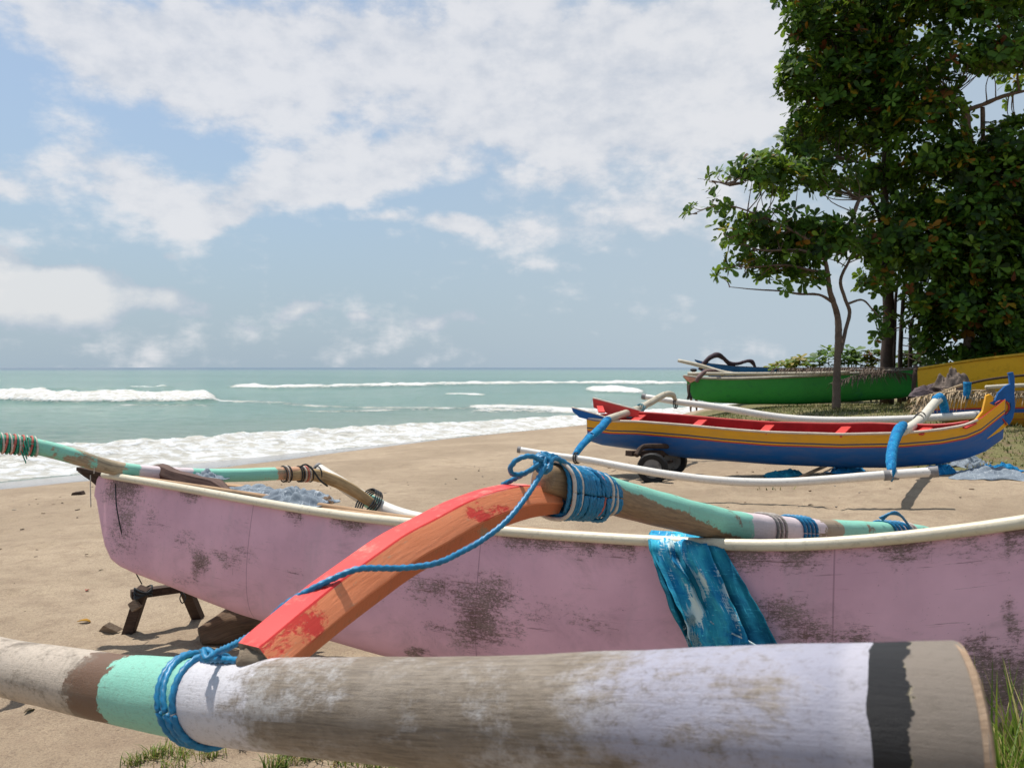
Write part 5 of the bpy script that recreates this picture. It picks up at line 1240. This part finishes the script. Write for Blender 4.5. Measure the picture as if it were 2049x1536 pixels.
def tree(label, D, trunks, limbs, blobs, bark=None, L=.21, dens=1.0, name='almond_tree', group='broad leaved trees behind the boats', twigd=.5, seed=1, cull=-.20):
    random.seed(seed); bark = bark or M_bark
    b_ = trunks[0][0]; root = empty(name, P(*b_[:3]), label, 'tree', group)
    skeleton = []
    for tr_ in trunks:
        pts = [P(*q[:3]) for q in tr_]; mb = MB(); mb.tube(pts, [q[3] for q in tr_], 12, sub=6, wob=.14); mb.build('trunk', bark, root)
        P_, _, _ = smooth_path(pts, .1, None, 6); skeleton += P_
    for lb in limbs:
        pts = [P(*q[:3]) for q in lb]; mb = MB(); mb.tube(pts, [q[3] for q in lb], 8, sub=6, wob=.2); mb.build('limb', bark, root)
        P_, _, _ = smooth_path(pts, .1, None, 6); skeleton += P_
    lm, tw = MB(), MB()
    for (px, py, rx, ry, dd, dn) in blobs:
        Dc = D+dd; c0 = P(px, py, Dc); sx_, sz_ = 1.1*rx/F*Dc, 1.1*ry/F*Dc; sy_ = max(.5, (sx_+sz_)*.5)
        n = int(dn*dens*rx*ry/52)
        for _ in range(n):
            while True:
                o = Vector((random.uniform(-1, 1), random.uniform(-1, 1), random.uniform(-1, 1)))
                if o.length < 1 and (o.length > .45 or random.random() < .5): break
            tier = mn.noise(Vector((o.x*1.2+px, o.y*1.2, o.z*3+py*.01)))
            c_ = c0+Vector((o.x*sx_*(1+.25*tier), o.y*sy_, o.z*sz_*(1+.25*tier)))
            tn = mn.noise(Vector((c_.x*.42, c_.y*.35, c_.z*1.15+seed)))+.5*mn.noise(Vector((c_.x*1.1, c_.y*.9, c_.z*2.2)))
            if tn < cull: continue
            out_ = Vector((o.x, o.y*.8, o.z*.6+.55))
            rosette(lm, c_, out_+Vector([random.uniform(-.5, .5) for _ in range(3)]), random.randint(5, 8), L*random.uniform(.75, 1.15))
            if random.random() < twigd*.5:
                q = min(random.sample(skeleton, min(90, len(skeleton))), key=lambda s_: (s_-c_).length)
                mid = c_.lerp(q, .45)+Vector((random.uniform(-.12, .12), random.uniform(-.1, .1), -.10*(q-c_).length+random.uniform(-.05, .08)))
                if (q-c_).length < 1.3: tw.tube([q, mid, c_.lerp(mid, .3)+Vector((0, 0, -.03)), c_], [.016, .011, .007, .004], 5, sub=3, caps=False)
    lm.build('crown', M_leaf, root, smooth=True)
    if tw.v: tag(tw.build('twigs', bark, root), kind='stuff')
    return root
def gyt(px, D): return HY+(H-gz((px-CX)/F*D, D))/D*F+3
tree('slender forked almond tree rising in front of the green boat, leftmost and lowest crown', 18.2,
     [[(1673, gyt(1673, 18.4), 18.4, .10), (1674, 770, 18.4, .085), (1676, 710, 18.4, .078), (1678, 660, 18.4, .075), (1675, 630, 18.4, .07), (1668, 605, 18.3, .062), (1660, 580, 18.2, .058), (1655, 540, 18.1, .05), (1645, 500, 18, .04)],
      [(1682, 705, 18.4, .045), (1692, 660, 18.5, .042), (1700, 625, 18.5, .042), (1690, 595, 18.5, .04), (1682, 560, 18.5, .036), (1700, 520, 18.6, .03)]],
     [[(1668, 606, 18.3, .04), (1640, 590, 18.2, .03), (1600, 588, 18, .026), (1560, 582, 17.9, .02), (1510, 579, 17.8, .014), (1460, 574, 17.6, .007)],
      [(1655, 545, 18.1, .035), (1620, 540, 18, .03), (1570, 530, 17.9, .022), (1500, 535, 17.8, .014), (1470, 532, 17.8, .007)],
      [(1645, 500, 18, .035), (1600, 470, 17.9, .03), (1540, 440, 17.8, .024), (1450, 410, 17.7, .014), (1380, 430, 17.6, .008)],
      [(1650, 520, 18, .03), (1600, 500, 17.9, .025), (1520, 500, 17.9, .02), (1450, 470, 17.8, .01)],
      [(1460, 372, 17.7, .010), (1425, 362, 17.6, .006), (1395, 357, 17.5, .003)],
      [(1695, 608, 18.5, .03), (1725, 600, 18.5, .022), (1745, 618, 18.5, .018), (1765, 640, 18.5, .012)],
      [(1690, 480, 18.5, .04), (1705, 440, 18.6, .045), (1720, 400, 18.7, .045), (1745, 392, 18.8, .02)]],
     [(1392, 424, 20, 14, -.4, 2.2), (1462, 362, 44, 26, 0, 1.2), (1440, 400, 34, 26, -.2, 1.0), (1520, 352, 60, 36, 0, 1.2), (1500, 405, 70, 38, .2, 1.1), (1580, 380, 66, 50, .2, 1.2), (1475, 460, 44, 36, 0, .9), (1550, 450, 72, 44, 0, 1.2), (1630, 440, 70, 38, .2, 1.2), (1490, 515, 46, 26, -.2, .8), (1570, 512, 70, 30, 0, 1.0), (1650, 485, 70, 34, 0, 1.0), (1452, 545, 16, 16, -.2, 1.2), (1620, 556, 40, 18, 0, .8), (1700, 545, 34, 26, .3, .8), (1660, 570, 40, 16, -.2, .8), (1560, 575, 8, 10, -.2, 1.5), (1640, 345, 80, 36, .6, 1.1), (1590, 480, 90, 50, .5, 1.0), (1725, 490, 46, 36, .6, 1.1), (1700, 560, 40, 26, .3, .9), (1540, 330, 50, 24, .2, 1.1), (1560, 540, 60, 22, .2, .9)], seed=21, dens=1.5, cull=-.20)
tree('tall almond tree with a thick dark middle trunk, its crown filling the upper left', 19.5,
     [[(1774, gyt(1774, 20.6), 20.6, .17), (1774, 720, 20.6, .15), (1778, 640, 20.6, .14), (1776, 560, 20.5, .13), (1772, 480, 20.3, .12), (1770, 400, 20.1, .10), (1772, 320, 20, .09), (1778, 200, 19.9, .07), (1780, 80, 19.8, .05)]],
     [[(1772, 520, 20.3, .05), (1760, 440, 20, .05), (1745, 405, 19.9, .04), (1725, 385, 19.8, .03)],
      [(1770, 340, 20, .05), (1700, 320, 19.8, .035), (1620, 300, 19.6, .02)], [(1776, 230, 19.9, .05), (1690, 200, 19.7, .035), (1600, 170, 19.4, .02)], [(1778, 140, 19.9, .04), (1700, 90, 19.7, .03), (1620, 50, 19.4, .02)]],
     [(1600, 48, 30, 36, -.3, 1.3), (1680, 20, 80, 60, 0, 1.1), (1660, 90, 80, 50, 0, 1.2), (1600, 158, 52, 38, -.3, 1.4), (1690, 165, 80, 50, 0, 1.2), (1600, 120, 30, 24, -.2, 1.2), (1650, 235, 70, 44, 0, 1.1), (1740, 240, 80, 60, .3, 1.2), (1600, 290, 46, 36, -.2, 1.1), (1670, 305, 70, 46, 0, 1.2), (1750, 340, 70, 40, .3, 1.2), (1780, 60, 90, 90, .4, 1.1), (1790, 160, 90, 80, .5, 1.1), (1700, 365, 50, 20, .2, .9), (1640, -60, 110, 70, 0, 1), (1800, -60, 110, 90, .4, 1), (1770, 470, 60, 50, .4, 1.1), (1760, 545, 44, 40, .4, .9), (1720, 330, 90, 40, .8, 1), (1690, 250, 90, 70, .8, 1), (1720, 120, 100, 90, .9, 1)], bark=M_bark2, seed=22, dens=1.95)
tree('tall almond tree at the right edge with a pale trunk showing between its branches', 18.6,
     [[(1932, gyt(1932, 19.4), 19.4, .12), (1938, 680, 19.4, .11), (1945, 560, 19.3, .10), (1958, 430, 19.2, .10), (1948, 330, 19.1, .095), (1936, 260, 19, .09), (1930, 220, 18.9, .085), (1900, 190, 18.9, .04)]],
     [[(1930, 222, 18.9, .06), (1960, 212, 18.8, .05), (2010, 192, 18.7, .045), (2060, 180, 18.6, .03)], [(1966, 215, 18.9, .055), (1968, 300, 19, .05), (1975, 380, 19.1, .05), (1965, 440, 19.2, .05)], [(2040, 185, 18.7, .03), (2036, 150, 18.6, .025), (2050, 120, 18.5, .02)]],
     [(1870, 30, 90, 80, 0, 1), (1980, 40, 90, 90, 0, 1), (1900, 120, 100, 50, -.2, 1.1), (2010, 120, 70, 36, -.6, 1.2), (1850, 210, 90, 46, .2, 1.1), (1850, 300, 80, 60, .2, 1.1), (1900, 350, 70, 60, .4, 1.1), (2010, 290, 60, 50, .2, 1.2), (2000, 380, 70, 60, .2, 1.2), (1930, 440, 90, 50, .2, 1.2), (2040, 220, 40, 26, 0, .9), (2120, 120, 90, 140, 0, .9), (2110, 350, 80, 110, 0, .9), (1930, -60, 140, 90, 0, 1), (2080, 0, 80, 100, 0, 1), (1830, 385, 60, 30, .4, 1)], seed=23, dens=2.1)
tree('dark leafy almond tree filling the lower right of the grove behind the yellow boats', 18.8,
     [[(1800, gyt(1800, 20.8), 20.8, .06), (1802, 690, 20.8, .055), (1806, 620, 20.8, .05), (1812, 560, 20.7, .045), (1830, 500, 20.6, .04)],
      [(1820, gyt(1820, 21), 21, .055), (1822, 690, 21, .05), (1826, 640, 21, .05), (1850, 610, 21, .04), (1880, 560, 21, .03)],
      [(1785, gyt(1785, 21.2), 21.2, .05), (1790, 680, 21.2, .045), (1792, 600, 21.1, .04), (1800, 540, 21, .03)],
      [(2000, gyt(2000, 20.4), 20.4, .10), (2005, 640, 20.4, .09), (1995, 540, 20.3, .07)]],
     [[(1826, 642, 21, .03), (1800, 655, 21, .02), (1770, 660, 20.8, .012)], [(1806, 620, 20.8, .03), (1840, 590, 20.7, .022), (1870, 600, 20.6, .014)]],
     [(1800, 480, 70, 34, 0, 1.1), (1870, 500, 80, 50, 0, 1.2), (1960, 520, 90, 60, 0, 1.2), (2040, 520, 60, 90, .2, 1.1), (1880, 580, 70, 40, .1, .9), (1960, 610, 80, 46, 0, 1.1), (2030, 660, 60, 60, .2, 1.1), (1900, 655, 60, 40, .1, 1.0), (1960, 690, 70, 30, -.2, 1.1), (1760, 650, 20, 34, 0, 1.0), (1750, 500, 46, 30, 0, .9), (1760, 570, 40, 18, 0, .7), (1870, 700, 30, 22, 0, .9), (2120, 560, 70, 140, .2, .9), (1730, 640, 10, 12, 0, .8), (1850, 440, 80, 40, .6, 1.1), (1900, 480, 120, 90, 1.4, 1.3), (1980, 600, 110, 90, 1.4, 1.3), (1880, 590, 60, 40, 1.2, .9), (1900, 380, 120, 80, 1.5, 1.2), (2030, 420, 70, 90, 1.4, 1.2), (1930, 640, 110, 60, .6, 1.2), (1990, 700, 80, 34, .4, 1.2), (1880, 690, 50, 30, .6, 1.1), (1860, 640, 40, 34, .6, .9)], bark=M_bark2, seed=24, dens=2.0, cull=-.4)
# low shrubs beyond the green boat
def shrub(px, py, rx, ry, D, label, tones, seed, dn=1.0, L=.25):
    random.seed(seed); bx_, by_ = px, gyt(px, D); root = empty('shrub', P(px, by_, D), label, 'shrub', 'low shrubs behind the green boat')
    lm, st_ = MB(), MB(); c0 = P(px, py, D)
    for _ in range(int(dn*rx*ry/12)):
        o = Vector([random.uniform(-1, 1) for _ in range(3)])
        if o.length > 1: continue
        c_ = c0+Vector((o.x*rx/F*D, o.y*.4, o.z*ry/F*D)); rosette(lm, c_, Vector((o.x*.5, o.y*.5, 1)), random.randint(4, 6), L*random.uniform(.7, 1.1), tones=tones)
        if random.random() < .5:
            f_ = P(px+o.x*rx*.4, by_, D); st_.tube([f_, f_.lerp(c_, .6)+Vector((random.uniform(-.06, .06), 0, 0)), c_], [.014, .01, .005], 5, sub=3, caps=False)
    lm.build('leaves', M_leaf, root)
    if st_.v: tag(st_.build('stems', M_bark2, root), kind='stuff')
G1 = [(.05, .12, .015), (.09, .18, .03), (.14, .23, .05)]; G2 = [(.20, .30, .06), (.12, .2, .04), (.28, .22, .05)]
shrub(1566, 733, 24, 12, 22.8, 'small sparse shrub leftmost behind the green boat', G2, 1)
shrub(1608, 728, 34, 14, 22.9, 'yellow green shrub behind the middle of the green boat', G2, 2, 1.3)
shrub(1656, 716, 34, 20, 22.6, 'tall round leaved shrub just left of the slender trunk', G1, 3, 1.1)
shrub(1704, 716, 36, 20, 22.4, 'round leaved shrub just right of the slender trunk', G1, 4, 1.1)
shrub(1748, 722, 24, 26, 22.2, 'dark shrub with reddish leaves beside the thick trunk', [(.04, .08, .015), (.12, .05, .03)], 5, 1.0)
shrub(1860, 726, 50, 24, 21.5, 'dark low shrub behind the net bundle', [(.03, .06, .012), (.05, .10, .02)], 6, 1.2)
shrub(1980, 700, 70, 22, 20.8, 'bright leaved shrub above the rear yellow boat', G1, 7, 1.4)
shrub(2060, 690, 60, 30, 20.6, 'green shrub at the right edge above the rear yellow boat', G1, 8, 1.2)
shrub(1810, 722, 26, 22, 22.0, 'dark narrow shrub between the thin trunks', [(.03, .06, .012), (.05, .10, .02)], 9, 1.0)

# ================================================================== GRASS AND LITTER
random.seed(77)
def gmat(name, c1, c2):
    m, nt, b = new_mat(name, .5, .3); a = attr(nt, 'tint').outputs['Color']; nt.links.new(a, b.inputs['Base Color'])
    t = nd(nt, 'ShaderNodeBsdfTranslucent'); nt.links.new(a, t.inputs[0]); mx = nd(nt, 'ShaderNodeMixShader'); mx.inputs[0].default_value = .35
    nt.links.new(b.outputs[0], mx.inputs[1]); nt.links.new(t.outputs[0], mx.inputs[2]); nt.links.new(mx.outputs[0], nt.nodes['Material Output'].inputs[0]); return m
M_grass = gmat('grass_blade', 0, 0)
def blade(mb, p, h_, wid, lean, cols):
    a = random.uniform(0, 6.28); d = Vector((math.cos(a), math.sin(a), 0)); s_ = Vector((-d.y, d.x, 0)); b0 = len(mb.v); c = random.choice(cols); f_ = random.uniform(.7, 1.25)
    for t in (0, .35, .7): 
        q = p+Vector((0, 0, h_*(t-.25*lean*t*t)))+d*h_*lean*t*t; w_ = wid*(1-t*.55)
        mb.v += [tuple(q-s_*w_), tuple(q+s_*w_)]
    mb.v.append(tuple(p+Vector((0, 0, h_*(1-.35*lean)))+d*h_*lean))
    for k in (0, 2): mb.f.append((b0+k, b0+k+1, b0+k+3, b0+k+2)); mb.mi.append(0); mb.uv.append(((0, 0),)*4)
    mb.f.append((b0+4, b0+5, b0+6)); mb.mi.append(0); mb.uv.append(((0, 0),)*3)
    mb.col += [tuple(min(1, q*f_) for q in c)+(1,)]*7
GC = [(.12, .20, .03), (.20, .28, .05), (.30, .30, .08), (.33, .24, .11), (.09, .15, .025)]
def tuft(name, label, spots, n, hh, wid, cols):
    mb = MB()
    for px, py, rr in spots:
        g = G(px, py)
        for _ in range(n):
            a = random.uniform(0, 6.28); r = rr*math.sqrt(random.random())*random.choice((.5, 1)); x, y = g.x+r*math.cos(a), g.y+r*math.sin(a)
            blade(mb, Vector((x, y, gzz(x, y)-.004)), hh*random.uniform(.4, 1.2), wid*random.uniform(.7, 1.2), random.uniform(.2, 1.1), cols)
    o = mb.build(name, M_grass, smooth=False); return tag(o, label, 'grass', kind='stuff')
tuft('grass', 'short sparse grass in the sand below the mint band of the bamboo', [(300, 1520, .05), (330, 1512, .06), (370, 1520, .08), (270, 1530, .05), (420, 1525, .06), (350, 1540, .10), (480, 1500, .015)], 70, .055, .0022, GC)
tuft('grass', 'short green grass along the bottom edge under the bamboo float', [(1960, 1600, .15), (590, 1520, .05), (620, 1530, .07), (680, 1535, .08), (740, 1540, .1), (800, 1542, .1), (860, 1545, .1), (560, 1545, .06), (930, 1560, .12), (1000, 1560, .12)], 110, .06, .0024, GC)
mb = MB()
for _ in range(1500):
    px, dd = random.uniform(1945, 2180), random.uniform(1.80, 2.16); x = (px-CX)/F*dd; g = gzz(x, dd)
    blade(mb, Vector((x, dd, g)), random.uniform(.32, .72), random.uniform(.003, .0065), random.uniform(.1, .8), [(.16, .26, .03), (.25, .34, .05), (.10, .18, .02), (.38, .33, .13)])
tag(mb.build('grass', M_grass, smooth=False), 'tall green grass beside the pink stern at the lower right corner', 'grass', kind='stuff')
mb = MB()
for _ in range(16000):
    x, y = random.uniform(2.6, 12), random.uniform(9.6, 21)
    if abs(x/y) > .72: continue
    g, at_ = beach_z(x, y, 10)
    if at_['grassy']*1.2+mn.noise(Vector((x*1.1, y*1.1, 4)))*.8 < random.uniform(.35, .9): continue
    blade(mb, Vector((x, y, g-.01)), random.uniform(.04, .13), .008, random.uniform(.4, 1.2), [(.10, .12, .03), (.16, .18, .05), (.22, .19, .09), (.07, .09, .02)])
tag(mb.build('grass', M_grass, smooth=False), 'low dry green grass covering the bank under the green and yellow boats', 'grass', kind='stuff')
# fallen leaves and litter
def litter(px, py, col, l, label, name='fallen_leaf', cat='leaf'):
    g = G(px, py); g = Vector((g.x, g.y, gzz(g.x, g.y)+.008)); mb = MB()
    a = random.uniform(0, 6.28); add_leaf(mb, g, Vector((math.cos(a), math.sin(a), .12)), l, l*.6, Vector((0, 0, 1)), col, .5, .3)
    o = mb.build(name, M_leaf, origin=g, smooth=True); sd_ = o.modifiers.new('thick', 'SOLIDIFY'); sd_.thickness = .002; tag(o, label, cat)
litter(154, 1252, (.50, .26, .04), .07, 'yellow brown fallen leaf on the sand left of the trestle')
litter(172, 1186, (.55, .10, .08), .045, 'tiny red petal on the open sand left of the bow')
litter(48, 1432, (.10, .07, .04), .05, 'dark fallen leaf on the sand under the left end of the bamboo')
litter(207, 1147, (.09, .06, .04), .03, 'small dark leaf scrap on the sand just left of the bow')
litter(1255, 1003, (.10, .07, .05), .06, 'dark leaf scrap on the sand behind the lashed joint')
litter(1628, 1008, (.08, .05, .04), .06, 'dark leaf on the bare sand in front of the blue boat')
rb = MB()
for _ in range(900):
    x, y = random.uniform(-7, 8), random.uniform(2.2, 13)
    if mn.noise(Vector((x*.6, y*.6, 2))) < random.uniform(-.25, .45): continue
    g = gzz(x, y); s_ = random.uniform(.002, .009)*(1+y*.08); a = random.uniform(0, 3.1)
    rb.box(Vector((x, y, g+s_*.2)), s_*random.uniform(1, 4), s_*1.2, s_*.7, Matrix.Rotation(a, 3, 'Z'), mi=random.randint(0, 2))
tag(rb.build('debris', [M_darkwood, M_logw, M_dry3], smooth=False), 'tiny scattered twigs and shell bits on the sand', 'debris', kind='stuff')
